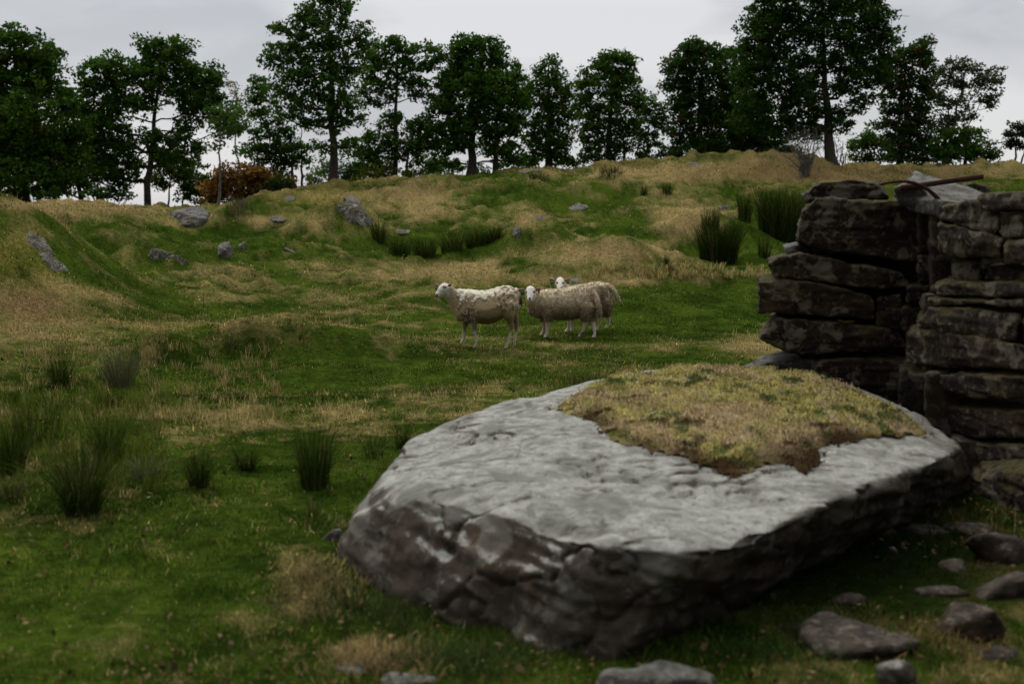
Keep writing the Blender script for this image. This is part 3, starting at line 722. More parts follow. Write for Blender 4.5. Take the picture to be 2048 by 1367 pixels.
for s_, bu, bl in (('dark undergrowth bush low at the left edge under the dense oak', (60, 400), [(40, 385, 40, 14), (90, 388, 30, 12)]),
                 ('dark undergrowth bush left of the wide spreading oak trunk', (210, 402), [(200, 388, 34, 14), (240, 392, 22, 10)]),
                 ('small undergrowth bush between the twin stems and the rusty bush', (565, 390), [(560, 368, 22, 16), (580, 376, 14, 10)]),
                 ('undergrowth bush between the forked oak and the thick round oak', (905, 354), [(910, 335, 20, 12), (960, 338, 18, 10)]),
                 ('undergrowth bush under the egg shaped oak', (1190, 328), [(1180, 315, 22, 10), (1230, 314, 28, 10)]),
                 ('undergrowth bush at the foot of the small thin oak', (1300, 326), [(1300, 314, 26, 10)]),
                 ('undergrowth bush below the tall browning oak', (1850, 330), [(1830, 318, 34, 10), (1885, 318, 30, 12)])):
    shrub(s_, bu, bl, 48 if bu[0] > 600 else 42, DG, 1.1)
# bare grey shrub on the crest
b = at(1612, 350, 41.5); zg = H1(b.x, b.y)
acc = Acc()
for kx in range(46):
    tu, tv = 1600 + rng.normal(0, 26), 262 + abs(rng.normal(0, 26))
    e = np.array(at(tu, tv, 41.5)); e[1] += rng.normal(0, 0.3)
    p = curve_path([b.x + rng.normal(0, 0.07), b.y + rng.normal(0, 0.07), zg - 0.05], e, 7, 0.05, 0.14)
    V, Fq = tube_arrays(p, np.linspace(0.018, 0.004, 7), 4); acc.add(V - np.array([b.x, b.y, zg]), Fq)
    for _ in range(5):
        q = p[rng.integers(3, 7)]; V, Fq = tube_arrays(curve_path(q, q + np.array([rng.normal(0, .16), rng.normal(0, .16), abs(rng.normal(.2, .1))]), 4), np.linspace(0.006, 0.003, 4), 3); acc.add(V - np.array([b.x, b.y, zg]), Fq)
bs = link('bare_shrub', acc.mesh('bare_shrub', True), M_birch, None, (b.x, b.y, zg))
tag(bs, 'leafless grey shrub with upright twigs on the straw crest before the huge oak', 'shrub')

# dead bough lying on the left crest, pale bent twig
def stick(label, cat, name, pts, r0, r1, mat):
    P = np.array([list(p) for p in pts]); o0 = P[0].copy()
    acc = Acc(); V, Fq = tube_arrays(P - o0, np.linspace(r0, r1, len(P)), 6); acc.add(V, Fq)
    o = link(name, acc.mesh(name, True), mat, None, o0); tag(o, label, cat); return o
q0, q1 = ground_at(225, 402, 34), ground_at(290, 408, 35)
stick('dead grey bough lying along the left crest', 'branch', 'fallen_branch', [q0 + Vector((0, 0, .10)), (q0 + q1) / 2 + Vector((0, 0, .14)), q1 + Vector((0.1, 0, .05))], 0.035, 0.02, M_birch)
g = ground_at(1604, 366)
stick('pale curved bare twig sticking up left of the wall top', 'twig', 'bent_twig', [g + Vector((0, 0, 0)), g + Vector((.02, 0, .12)), g + Vector((-.03, 0, .2)), g + Vector((-.09, 0, .26))], 0.012, 0.008, M_birch)
g = ground_at(407, 618)
stick('thin dark weed stalk standing alone in the left meadow', 'stalk', 'weed_stalk', [g, g + Vector((.01, 0, .16)), g + Vector((0, 0, .3))], 0.008, 0.004, M_bark)
#@@NEXT
# ------------------------------------------------------------------ rushes
def rush(label, u, v, hpx, wpx, n=160, spread=0.5, pal=0, base_frac=0.35, curve=0.8, dark=0.72, group='rush clumps in the pasture', name='rush_clump'):
    g = ground_at(u, v); k = g.y / F
    h = hpx * k; wd = wpx * k; n = int(n * 1.5)
    a = rng.uniform(0, 6.283, n); rr = np.sqrt(rng.random(n)) * wd * 0.5 * base_frac
    x, y = rr * np.cos(a), rr * np.sin(a)
    z = H(x + g.x, y + g.y) - g.z - 0.01
    az = a + rng.normal(0, 0.5, n)
    hh = h * (0.25 + 0.8 * rng.random(n) ** 0.7)
    lean = np.clip(wd * 0.5 * (1 - base_frac) / h, 0.05, 1.3) * 1.7 * rng.lognormal(-0.45, 0.65, n) + 0.03
    lean = np.minimum(lean, 1.5)

    P0 = [(np.array([0.020, 0.044, 0.005]), np.array([0.055, 0.090, 0.012])), (np.array([0.06, 0.085, 0.035]), np.array([0.16, 0.165, 0.09])), (np.array([0.035, 0.065, 0.010]), np.array([0.075, 0.11, 0.02]))][pal]
    c = P0[0] + (P0[1] - P0[0]) * rng.random((n, 1))
    c = c * dark * rng.lognormal(0, 0.3, (n, 1))
    dry = rng.random(n) < (0.1 if pal == 0 else 0.25)
    c[dry] = np.array([0.13, 0.10, 0.05]) * rng.uniform(0.6, 1.2, (dry.sum(), 1))
    V, q, t, C = blades(np.stack([x, y, z], 1), hh, np.full(n, max(0.0035, g.y * 0.00036)) * rng.uniform(.7, 1.2, n), lean, az, c, 4, curve)
    o = link(name, np_mesh(name, V, [q, t], C), M_rush, None, g)
    tag(o, label, 'rushes', group); return o
rush('tall dense upright rush clump nearest the left end of the boulder', 630, 975, 138, 112, 330, base_frac=0.5)
rush('short dark rush clump beside a splayed one, left of the tall dense clump', 398, 972, 84, 96, 240, base_frac=0.4)
rush('splayed low rush clump between the short dark clump and the tall dense clump', 492, 938, 62, 104, 190, base_frac=0.3)
rush('sprawling rush clump, biggest in the lower left foreground', 165, 1028, 165, 215, 480, base_frac=0.3, pal=0)
rush('pale flopped grass tuft lying right of the sprawling foreground clump', 290, 960, 60, 110, 150, base_frac=0.4, pal=1, name='grass_tuft')
rush('dark rush clump cut by the left edge of the photo', 20, 945, 125, 130, 300, base_frac=0.45)
rush('loose rush clump just behind the sprawling foreground clump', 215, 925, 110, 130, 220, base_frac=0.4, pal=0)
rush('thin scattered rushes behind the clump cut by the left edge', 75, 885, 100, 140, 170, base_frac=0.7, pal=0)
rush('green grass tuft low in the left foreground under the edge clump', 20, 1000, 60, 110, 150, base_frac=0.5, pal=2, name='grass_tuft')
rush('upright rush clump standing left in the middle meadow', 122, 775, 76, 74, 200, base_frac=0.45)
rush('pale bleached rush clump right of the upright one in the middle meadow', 240, 772, 88, 112, 250, base_frac=0.5, pal=1)
rush('low dark grass tussock under the pale bleached rush clump', 222, 812, 42, 90, 120, base_frac=0.6, pal=0, name='grass_tuft')
rush('faint green rush tuft in the straw right of the pale bleached clump', 462, 700, 34, 60, 90, base_frac=0.5, pal=2)
rush('sparse spiky rush tuft left behind the boulder', 748, 915, 60, 92, 60, base_frac=0.4)
rush('spiky rush tuft touching the boulder left shoulder', 805, 895, 62, 72, 90, base_frac=0.35)
rush('low grass fringe showing above the boulder back edge', 1185, 768, 42, 150, 170, base_frac=0.8, pal=2, name='grass_tuft')
rush('small sparse rush tuft by the boulder left foot', 628, 1030, 46, 60, 40, base_frac=0.4, pal=2)
rush('small dark rush clump under the mossy outcrop left of the gully', 757, 484, 46, 54, 150, base_frac=0.5)
for k, (u, v, hp, wp, s) in enumerate([(800, 508, 40, 70, 'leftmost in'), (850, 512, 44, 76, 'second from left in'), (905, 500, 44, 80, 'in the middle of'), (950, 490, 38, 70, 'second from right in'), (985, 482, 30, 50, 'rightmost in')]):
    rush('low dark rush clump, %s the gully row behind the ewe' % s, u, v, hp, wp, 260, base_frac=0.55, dark=0.75)
rush('big dark rush clump standing on the bank left of the wall', 1438, 526, 92, 112, 950, base_frac=0.65, dark=0.45)
rush('rush clump just above and behind the big dark one', 1420, 462, 44, 50, 200, base_frac=0.7, dark=0.65)
rush('slim upright rush clump between the big dark one and the wide one', 1489, 442, 58, 38, 200, base_frac=0.7, dark=0.7)
rush('wide greyish rush clump partly hidden by the wall end', 1560, 480, 104, 130, 1100, base_frac=0.65, dark=0.6)
rush('tall rush clump touching the wall end above the protruding stone', 1598, 488, 110, 60, 300, base_frac=0.6, dark=0.7)
rush('low rush clump under the wide greyish one by the wall', 1528, 516, 44, 40, 100, base_frac=0.6)
rush('tiny rush tuft left of a pair below the crest', 1288, 391, 22, 22, 60, base_frac=0.6)
rush('tiny rush tuft right of a pair below the crest', 1335, 389, 24, 30, 70, base_frac=0.6)
rush('tiny single rush tuft on the bank above the hind lamb', 1333, 530, 24, 16, 50, base_frac=0.6)
rush('greyish grass tuft on the crest under the rusty bush', 480, 421, 26, 64, 160, base_frac=0.8, pal=1, name='grass_tuft')
rush('faint rush tuft on the crest under the narrow pointed oak', 1075, 358, 18, 44, 90, base_frac=0.8)
rush('faint rush tuft on the crest hummock under the egg shaped oak', 1222, 350, 20, 60, 120, base_frac=0.8)
# tufts of fresh grass here and there on the near turf, seed-head grass behind the lambs
def tuft_field(name, label, n, urange, vrange, hpx, col, group=None):
    parts = []
    for _ in range(n):
        u, v = rng.uniform(*urange), rng.uniform(*vrange)
        g = ground_at(u, v); m = 14
        k = g.y / F
        c = col * rng.lognormal(0, .3, (m, 1))
        P = np.array(g) + np.stack([rng.normal(0, .03, m), rng.normal(0, .03, m), np.zeros(m)], 1)
        parts.append(blades(P, hpx * k * rng.uniform(.5, 1.1, m), np.full(m, max(.003, g.y * .0005)), rng.uniform(.1, .7, m), rng.uniform(0, 6.28, m), c, 3))
    V, fs, C = merge(parts)
    o = link(name, np_mesh(name, V, fs, C), M_rush); tag(o, label, 'grass', kind='stuff')
tuft_field('seed_grass', 'bleached seed head grass along the bank behind the lambs', 150, (1160, 1540), (536, 560), 15, np.array([0.36, 0.30, 0.12]))
tuft_field('tall_grass', 'longer mixed green grass round the left foreground rushes', 260, (-40, 330), (800, 985), 44, np.array([0.085, 0.110, 0.016]))
tuft_field('straw_grass', 'bleached longer straw between the left meadow rushes', 170, (0, 560), (700, 850), 24, np.array([0.26, 0.21, 0.08]))

# ------------------------------------------------------------------ rocks
M_rock = rock_mat('grey_lichen_rock', side=(0.052, 0.041, 0.030), top=(0.245, 0.243, 0.208), pale=(0.335, 0.337, 0.285), patch=0.28, bd=0.018)
M_out = rock_mat('outcrop_rock', side=(0.08, 0.07, 0.055), top=(0.20, 0.20, 0.20), pale=(0.30, 0.30, 0.28), patch=0.7, scale=1.6, moss=0.35)
M_outm = rock_mat('mossy_outcrop_rock', side=(0.10, 0.09, 0.07), top=(0.25, 0.255, 0.25), moss=0.8, patch=0.8, scale=1.6)
M_wall = rock_mat('wall_stone', side=(0.022, 0.0155, 0.0105), top=(0.075, 0.068, 0.05), pale=(0.20, 0.175, 0.125), moss=0.8, patch=0.65, scale=1.6, rust=0.35)
M_slab = rock_mat('pale_slab', side=(0.06, 0.055, 0.048), top=(0.19, 0.19, 0.18), pale=(0.3, 0.3, 0.28), moss=0.35, patch=0.7, scale=1.5)
M_brown = rock_mat('brown_flagstone', side=(0.030, 0.023, 0.017), top=(0.06, 0.048, 0.036), pale=(0.2, 0.17, 0.13), patch=0.4, scale=1.3)

def roughen(me, amps, seed, strata=None):
    v = verts_np(me); nn = norms_np(me)
    d = 0
    for sc, a, oc in amps: d = d + a * fbm(v / sc + seed * 3.1, oc, seed)
    if strata:
        d = d + strata[1] * fbm(np.stack([v[:, 0] / (strata[0] * 9), v[:, 1] / (strata[0] * 9), v[:, 2] / strata[0]], 1) + seed, 3, seed + 5)
    put(me, v + nn * np.asarray(d)[:, None])

def boulder_like(name, label, cat, u, v, wpx, hpx, mat, flat=0.55, seed=0, depth=1.0, sink=0.3, tilt=0.0, group=None, facets=22):
    """a stone bedded in the turf: photo pixel of its foot, width and height in pixels"""
    g = ground_at(u, v); k = g.y / F
    a, c = wpx * k / 2, hpx * k
    r = np.random.default_rng(seed + 100)
    d = r.normal(size=(facets, 3)); d /= np.linalg.norm(d, axis=1, keepdims=True)
    P = d * np.array([a, a * depth, c * 0.75]) * r.uniform(0.85, 1.08, (facets, 1))
    P[:, 2] = np.minimum(P[:, 2], c * 0.62 * (1 - 0.15 * r.random(facets)))
    P[:, 2] += c * 0.25 + P[:, 0] * tilt
    me = remeshed(hull_mesh(P), max(2 * a / 34, 0.012), 2)
    roughen(me, [(a * 0.9, a * 0.10, 3), (a * 0.25, a * 0.05, 3)], seed)
    o = link(name, me, mat, None, (g.x, g.y + a * depth * 0.4, H1(g.x, g.y + a * depth * 0.4) - c * sink * 0.5))
    tag(o, label, cat, group); return o
def outcrop(name, label, cat, u, v, wpx, hpx, mat, seed=0, group=None, tilt=0.0, depth=1.0, thick=0.35, facets=26):
    """bare rock breaking through the turf, lying along the slope"""
    g = ground_at(u, v - hpx * 0.5); k = g.y / F
    a = wpx * k / 2; t_ = max(hpx * k * thick, 0.05)
    e = max(a * 0.5, 0.2)
    gx = (H1(g.x + e, g.y) - H1(g.x - e, g.y)) / (2 * e); gy = (H1(g.x, g.y + e) - H1(g.x, g.y - e)) / (2 * e)
    gx, gy = max(-.5, min(.5, gx)), max(-.1, min(.6, gy))
    slope = max(0.12, gy + (CAM_Z - g.z) / g.y)
    b_ = min(max(hpx * k / slope / 2, a * 0.4), a * 1.3) * depth
    r_ = np.random.default_rng(seed + 300)
    d = r_.normal(size=(facets, 3)); d /= np.linalg.norm(d, axis=1, keepdims=True)
    P = d * np.array([a, b_, t_ * 1.3]) * r_.uniform(0.8, 1.1, (facets, 1))
    P[:, 2] = np.minimum(P[:, 2], t_ * r_.uniform(0.55, 0.75, facets))
    P[:, 2] += P[:, 0] * (gx + tilt) + P[:, 1] * gy * 0.9
    me = remeshed(hull_mesh(P), max(2 * a / 44, 0.012), 1)
    roughen(me, [(a * 0.7, a * 0.08, 3), (a * 0.2, a * 0.05, 3), (a * 0.07, a * 0.02, 2)], seed)
    o = link(name, me, mat, None, (g.x, g.y, H1(g.x, g.y) - t_ * 0.3)); tag(o, label, cat, group); return o
OG = 'rock outcrops on the hillside'
outcrop('rock_outcrop', 'grey rock hump on the left crest below the wide spreading oak', 'rock', 388, 446, 96, 30, M_out, thick=0.6, seed=1, group=OG, tilt=-0.12)
outcrop('rock_outcrop', 'flat grey rock sheet on the straw hummock under the rusty bush', 'rock', 556, 447, 46, 13, M_out, seed=2, group=OG)
outcrop('rock_outcrop', 'largest mossy outcrop, lichen spotted, above the small dark rush clump', 'rock', 716, 448, 92, 40, M_outm, thick=0.9, seed=3, group=OG)
outcrop('rock_outcrop', 'low mossy rock peeping over the largest mossy outcrop', 'rock', 706, 408, 36, 14, M_out, seed=4, group=OG)
outcrop('rock_outcrop', 'little grey rock on the crest below the twin stemmed oak', 'rock', 578, 404, 30, 12, M_out, seed=5, group=OG)
outcrop('rock_outcrop', 'upper bare rock plate on the left knoll', 'rock', 72, 500, 66, 30, M_out, seed=6, group=OG, tilt=-0.45)
outcrop('rock_outcrop', 'lower bare rock plate at the right rim of the left knoll', 'rock', 106, 536, 54, 16, M_out, seed=7, group=OG, tilt=-0.45)
outcrop('rock_outcrop', 'dark rock ledge under the turf overhang on the left slope', 'rock', 340, 524, 88, 22, M_outm, thick=0.9, seed=8, group=OG)
outcrop('rock_outcrop', 'pale upright stone right of the turf overhang', 'rock', 450, 524, 34, 32, M_out, thick=1.2, seed=9, group=OG)
outcrop('rock_outcrop', 'small upright mossy stone beside the pale upright stone', 'rock', 486, 508, 20, 22, M_outm, thick=1.2, seed=10, group=OG)
outcrop('rock_outcrop', 'thin slanting stone slab alone on the left slope', 'rock', 582, 508, 44, 12, M_out, seed=11, group=OG, tilt=-0.4, depth=0.5)
outcrop('rock_outcrop', 'grey flat stone on the upper bank right of centre', 'rock', 1155, 424, 52, 16, M_out, seed=12, group=OG)
outcrop('rock_outcrop', 'small dark stone at the left tip of the straw bank', 'rock', 1034, 478, 22, 22, M_outm, thick=1.1, seed=13, group=OG)
outcrop('rock_outcrop', 'straw capped stone above the small dark one on the bank', 'rock', 1078, 443, 44, 14, M_outm, seed=14, group=OG)
outcrop('rock_outcrop', 'small grey stone left of the slim upright rush clump', 'rock', 1449, 426, 28, 16, M_out, thick=1.0, seed=15, group=OG)
outcrop('rock_outcrop', 'thin bare rock patch on the straw crest left of the huge oak', 'rock', 1388, 334, 60, 9, M_out, seed=16, group=OG)
outcrop('rock_outcrop', 'thin grey rock patch on the crest between two oaks', 'rock', 1052, 347, 60, 9, M_out, seed=17, group=OG)
outcrop('rock_outcrop', 'low stone in the hollow right of the small dark rush clump', 'rock', 806, 470, 34, 12, M_outm, seed=18, group=OG)
outcrop('rock_outcrop', 'pale stone in the grass right behind the hind lamb head', 'rock', 1152, 566, 28, 9, M_out, seed=19, group=OG)
NG = 'loose stones lying by the boulder'
boulder_like('loose_stone', 'grey wedge of stone poking out left of the boulder', 'stone', 665, 1080, 56, 30, M_slab, seed=20, group=NG, tilt=0.35, depth=0.5)
outcrop('loose_stone', 'flat grey stone bedded in straw at the bottom edge left of the boulder', 'stone', 708, 1356, 105, 40, M_slab, seed=21, group=NG)
outcrop('loose_stone', 'second flat grey stone at the bottom edge, half under straw', 'stone', 815, 1384, 140, 44, M_slab, seed=22, group=NG)
boulder_like('loose_stone', 'long flat stone at the bottom edge under the boulder corner', 'stone', 1310, 1385, 300, 50, M_slab, seed=23, group=NG, depth=0.6)
boulder_like('loose_stone', 'white lichened stone at the bottom edge in the right corner', 'stone', 1800, 1372, 100, 66, M_rock, seed=24, group=NG, depth=0.8)
boulder_like('loose_stone', 'wide brown flagstone sunk in the turf under the boulder right side', 'stone', 1722, 1290, 290, 52, M_brown, seed=25, group=NG, depth=0.95, sink=0.5, facets=30)
boulder_like('loose_stone', 'brown tent shaped stone on the turf in the lower right', 'stone', 1942, 1270, 160, 80, M_brown, seed=26, group=NG, depth=0.6)
outcrop('loose_stone', 'small flat dark stone above the wide brown flagstone', 'stone', 1700, 1212, 90, 26, M_brown, seed=27, group=NG)
boulder_like('loose_stone', 'squared fallen stone at the right edge above the tent shaped stone', 'stone', 2030, 1190, 170, 85, M_brown, seed=28, group=NG, depth=0.6, sink=0.6)
boulder_like('loose_stone', 'fallen slab leaning against the wall foot at the right edge', 'stone', 2015, 1118, 170, 60, M_brown, seed=29, group=NG, depth=0.6, tilt=-0.2)
outcrop('loose_stone', 'small dim stone in the shade left of the squared fallen stone', 'stone', 1905, 1150, 66, 34, M_brown, seed=30, group=NG)
boulder_like('loose_stone', 'larger of two tiny white stones deep in the boulder shade', 'stone', 1786, 1108, 26, 20, M_rock, seed=31, group=NG)
boulder_like('loose_stone', 'smaller of two tiny white stones deep in the boulder shade', 'stone', 1810, 1102, 16, 14, M_rock, seed=32, group=NG)

for k, (u, v, w_, h_, s_) in enumerate([(1850, 1075, 90, 30, 'flat shaded rubble stone at the wall foot, nearest the boulder end'), (1770, 1075, 60, 22, 'small shaded rubble stone under the boulder right end'), (1940, 1075, 100, 34, 'broad shaded rubble stone under the lowest wall block'),
                                  (1880, 1200, 110, 30, 'thin flat stone in the turf above the tent shaped stone'), (1600, 1265, 110, 26, 'low dark stone in the shade left of the wide brown flagstone'), (1990, 1330, 110, 40, 'half buried brown stone at the lower right edge')]):
    outcrop('rubble_stone', s_, 'stone', u, v, w_ * 1.15, h_, M_brown, seed=140 + k, group='flat rubble at the wall foot', thick=0.5)

# ------------------------------------------------------------------ the big boulder
TOP = [(688, 1032, 5.25), (742, 984, 5.35), (820, 880, 6.40), (900, 838, 6.9), (1000, 800, 7.35), (1180, 769, 7.75), (1290, 738, 8.00), (1400, 728, 8.10), (1520, 742, 8.00), (1660, 752, 7.90), (1850, 832, 7.10),
       (1930, 898, 6.25), (1882, 920, 5.75), (1700, 985, 4.95), (1525, 1072, 4.36), (1470, 1092, 4.24), (1380, 1098, 4.17), (1210, 1088, 4.24), (1090, 1042, 4.48), (960, 998, 4.80), (850, 985, 4.98)]
BOT = [(672, 1110, 5.30), (684, 1160, 5.12), (760, 1200, 4.92), (880, 1250, 4.65), (1050, 1290, 4.42), (1200, 1325, 4.22), (1250, 1312, 4.36), (1400, 1225, 4.95), (1560, 1130, 5.5), (1750, 1045, 6.2), (1900, 985, 6.7), (1950, 960, 6.8)]
pts = [at(*p) for p in TOP]
for p in BOT:
    q = at(*p); pts.append(q); pts.append(Vector((q.x, q.y, q.z - 0.12)))
for u, v, Y in ((700, 1000, 6.2), (1000, 850, 7.6), (1400, 800, 8.3), (1850, 850, 7.6)):
    q = at(u, v, Y); pts.append(Vector((q.x, q.y, -0.15)))
for u, v, Y in ((1300, 835, 6.6), (1450, 800, 7.1), (1200, 900, 5.9)):   # gentle dome of the top
    q = at(u, v, Y); q.z += 0.05; pts.append(q)
cen = Vector((0.25, 5.8, 0))
bld = thing('boulder', 'huge flat topped grey boulder with moss on its back, filling the foreground', 'boulder', cen)
me = remeshed(hull_mesh([p - cen for p in pts]), 0.016, 42)
v = verts_np(me); nn = norms_np(me)
up = np.clip(nn[:, 2], 0, 1)
d = fbm(v / 0.55 + 7, 4, 3) * 0.055 * (1 - 0.4 * up) + fbm(v / 0.18 + 2, 4, 9) * 0.022 * (1 - 0.88 * up) + fbm(v / 0.05 + 2, 3, 19) * 0.008 * (1 - 0.8 * up)
st = np.stack([v[:, 0] / 0.5, v[:, 1] / 0.5, (v[:, 2] + v[:, 0] * 0.25) / 0.055], 1)
d = d + (1 - up) * fbm(st, 3, 33) * 0.034
crk = np.abs(fbm(v / 0.42 + 55, 3, 61)); d = d - 0.03 * np.exp(-(crk / 0.02) ** 2)
d = d - np.maximum(fbm(v / 0.33 + 31, 2, 44) - 0.22, 0) * 0.16 * (1 - up * 0.7)
v = v + nn * d[:, None]
# chipped hollows along the front rim
for (u, vv, Y, rad, dep) in ((1090, 1050, 4.47, 0.20, 0.075), (860, 1000, 4.95, 0.16, 0.05), (1520, 1085, 4.35, 0.2, 0.04), (1290, 1200, 4.25, 0.22, 0.05), (745, 1010, 5.33, 0.08, 0.04), (955, 1010, 4.8, 0.10, 0.05)):
    q = np.array(at(u, vv, Y) - cen); rr = np.linalg.norm(v - q, axis=1)
    v = v - nn * (dep * np.exp(-(rr / rad) ** 2))[:, None]
put(me, v)
stone = link('rock', me, M_rock, bld)
# moss mat on the boulder
MP = np.array([(1098, 822), (1130, 800), (1200, 778), (1330, 752), (1430, 744), (1520, 748), (1650, 762), (1740, 785), (1800, 800), (1850, 830), (1858, 846), (1800, 866), (1740, 868), (1690, 878), (1640, 893), (1646, 925), (1630, 950), (1600, 945), (1560, 925), (1520, 945), (1480, 968), (1440, 960), (1370, 930), (1290, 905), (1225, 892), (1195, 868), (1160, 845)], float)
def inside(u, v, poly):
    c = np.zeros(len(u), bool); j = len(poly) - 1
    for i in range(len(poly)):
        xi, yi = poly[i]; xj, yj = poly[j]
        c ^= ((yi > v) != (yj > v)) & (u < (xj - xi) * (v - yi) / (yj - yi + 1e-9) + xi); j = i
    return c
def polydist(u, v, poly):
    d = np.full(len(u), 1e9)
    for i in range(len(poly)):
        a = poly[i]; b = poly[(i + 1) % len(poly)]; ab = b - a
        t = np.clip(((u - a[0]) * ab[0] + (v - a[1]) * ab[1]) / (ab @ ab), 0, 1)
        d = np.minimum(d, np.hypot(u - a[0] - t * ab[0], v - a[1] - t * ab[1]))
    return d
# outline laid on the boulder top in metres (plan view)
pl = []
for (a_, b_) in MP:
    pr = at(a_, b_, 1.0); Ys = np.linspace(4.5, 8.4, 400)
    vv = np.stack([pr.x * Ys, Ys, CAM_Z + (pr.z - CAM_Z) * Ys], 1)
    # plane fitted to the top outline
    pl.append(vv)
TP = np.array([list(at(*p)) for p in TOP]); Ap = np.c_[TP[:, :2], np.ones(len(TP))]; pc = np.linalg.lstsq(Ap, TP[:, 2], rcond=None)[0]
MPw = []
for vv in pl:
    f_ = vv[:, 2] - (vv[:, 0] * pc[0] + vv[:, 1] * pc[1] + pc[2] + 0.03)
    MPw.append(vv[np.argmin(np.abs(f_)), :2])
MPw = np.array(MPw)
wv = v + np.array(cen); nn = norms_np(me)
ju = wv[:, 0] + 0.10 * fbm(wv / 0.13, 4, 71, 0.7); jv = wv[:, 1] + 0.12 * fbm(wv / 0.13 + 9, 4, 72, 0.7)
ins = inside(ju, jv, MPw) & (nn[:, 2] > 0.35)
ed = polydist(wv[:, 0], wv[:, 1], MPw)
bm = bmesh.new(); bm.from_mesh(me); bm.verts.ensure_lookup_table()
fl = [f for f in bm.faces if all(ins[x.index] for x in f.verts)]
ids = sorted({x.index for f in fl for x in f.verts}); remap = {a: i for i, a in enumerate(ids)}
ff = np.array([[remap[x.index] for x in f.verts] for f in fl if len(f.verts) == 4]); bm.free()
ids = np.array(ids)
mv = v[ids]; e = ed[ids]; mw = wv[ids]
th = np.clip(e / 0.16, 0, 1) ** 0.8 * (0.034 + 0.045 * fbm(mw / 0.24, 3, 81) + 0.020 * fbm(mw / 0.06, 3, 83)) + 0.012 * np.clip(e / 0.02, 0, 1) - 0.006
mv2 = mv + np.array([0, 0, 1]) * th[:, None]
def moss_col(P, e, jit):
    y = 0.45 + 1.7 * fbm(P / 0.35, 3, 91) + 0.5 * fbm(P / 0.09, 3, 93) + jit * 0.11 + 0.25 * np.clip((P[:, 1] - 6.4) / 0.8, -1, 1)
    c = np.array([0.31, 0.235, 0.125])[None] + (np.array([0.32, 0.28, 0.095]) - np.array([0.31, 0.235, 0.125]))[None] * np.clip(y, 0, 1)[:, None]
    p = fbm(P / 0.05, 2, 95) > 0.42
    c[p] = np.array([0.33, 0.25, 0.17])
    g = (fbm(P / 0.13, 2, 97) > 0.33); c[g] = np.array([0.075, 0.095, 0.03])
    ol = np.clip(1.6 * fbm(P / 0.17, 3, 111) - 0.25, 0, 1)[:, None]; c = c * (1 - ol) + np.array([0.13, 0.13, 0.035]) * ol
    dk = np.clip(1 - (e - 0.07 * (fbm(P / 0.2, 2, 99) + 0.55)) / 0.16, 0, 1) * np.clip((6.9 - P[:, 1]) / 0.6, 0, 1) * np.clip(0.9 + 1.3 * fbm(P / 0.25, 2, 103), 0, 1)
    dk = dk + (fbm(P / 0.11, 2, 101) > 0.42) * 0.7
    dk = np.clip(dk, 0, 1)[:, None]
    return c * (1 - dk) + np.array([0.045, 0.028, 0.014]) * dk
mm = np_mesh('moss', mv2, [ff], moss_col(mw, e, np.zeros(len(mw))) * 0.9, True)
moss = link('moss', mm, M_moss, bld); moss['label'] = 'yellow green and brown moss mat on the boulder top'
# moss fronds and short straw growing from the mat
nb = 26000
pick = rng.integers(0, len(ids), nb)
Pm_ = mv2[pick] + rng.normal(0, 1, (nb, 3)) * np.array([1, 1, 0.1]) * np.where(rng.random(nb) < 0.3, 0.03, 0.008)[:, None]
V, q, t, C = blades(Pm_, rng.uniform(0.010, 0.028, nb) * np.clip(e[pick] / 0.08, 0.4, 1), rng.uniform(0.004, 0.009, nb), rng.uniform(0.2, 1.2, nb), rng.uniform(0, 6.28, nb), moss_col(mw[pick], e[pick], rng.normal(0, 1, nb)) * rng.lognormal(0.05, .3, (nb, 1)), 2)
fr = link('moss_fronds', np_mesh('moss_fronds', V, [q, t], C), M_moss, moss)

# dry grass bank against the boulder foot
parts = []
for (u0, v0, su, sv, cnt, col, hh) in ((655, 1170, 34, 30, 1100, (0.22, 0.175, 0.075), 0.05), (590, 1215, 60, 22, 500, (0.15, 0.13, 0.05), 0.04), (750, 1320, 60, 18, 700, (0.24, 0.175, 0.08), 0.07), (1900, 1300, 60, 24, 300, (0.18, 0.13, 0.05), 0.06), (980, 1320, 120, 20, 900, (0.05, 0.075, 0.02), 0.09), (1500, 1290, 120, 30, 900, (0.03, 0.06, 0.012), 0.08), (800, 1230, 80, 20, 700, (0.04, 0.06, 0.015), 0.09)):
    for _ in range(30):
        g = ground_at(u0 + rng.normal(0, su), v0 + rng.normal(0, sv)); m = cnt // 30
        x, y = g.x + rng.normal(0, .05, m), g.y + rng.normal(0, .05, m)
        parts.append(blades(np.stack([x, y, H(x, y) - 0.005], 1), hh * rng.uniform(.4, 1.1, m), rng.uniform(.003, .006, m), rng.uniform(.2, 1.1, m), rng.uniform(0, 6.28, m), np.array(col) * rng.lognormal(0, .3, (m, 1)), 3))
V, fs, C = merge(parts)
bk = link('bank_grass', np_mesh('bank_grass', V, fs, C), M_grass); tag(bk, 'longer dry and green grass around the boulder foot', 'grass', kind='stuff')

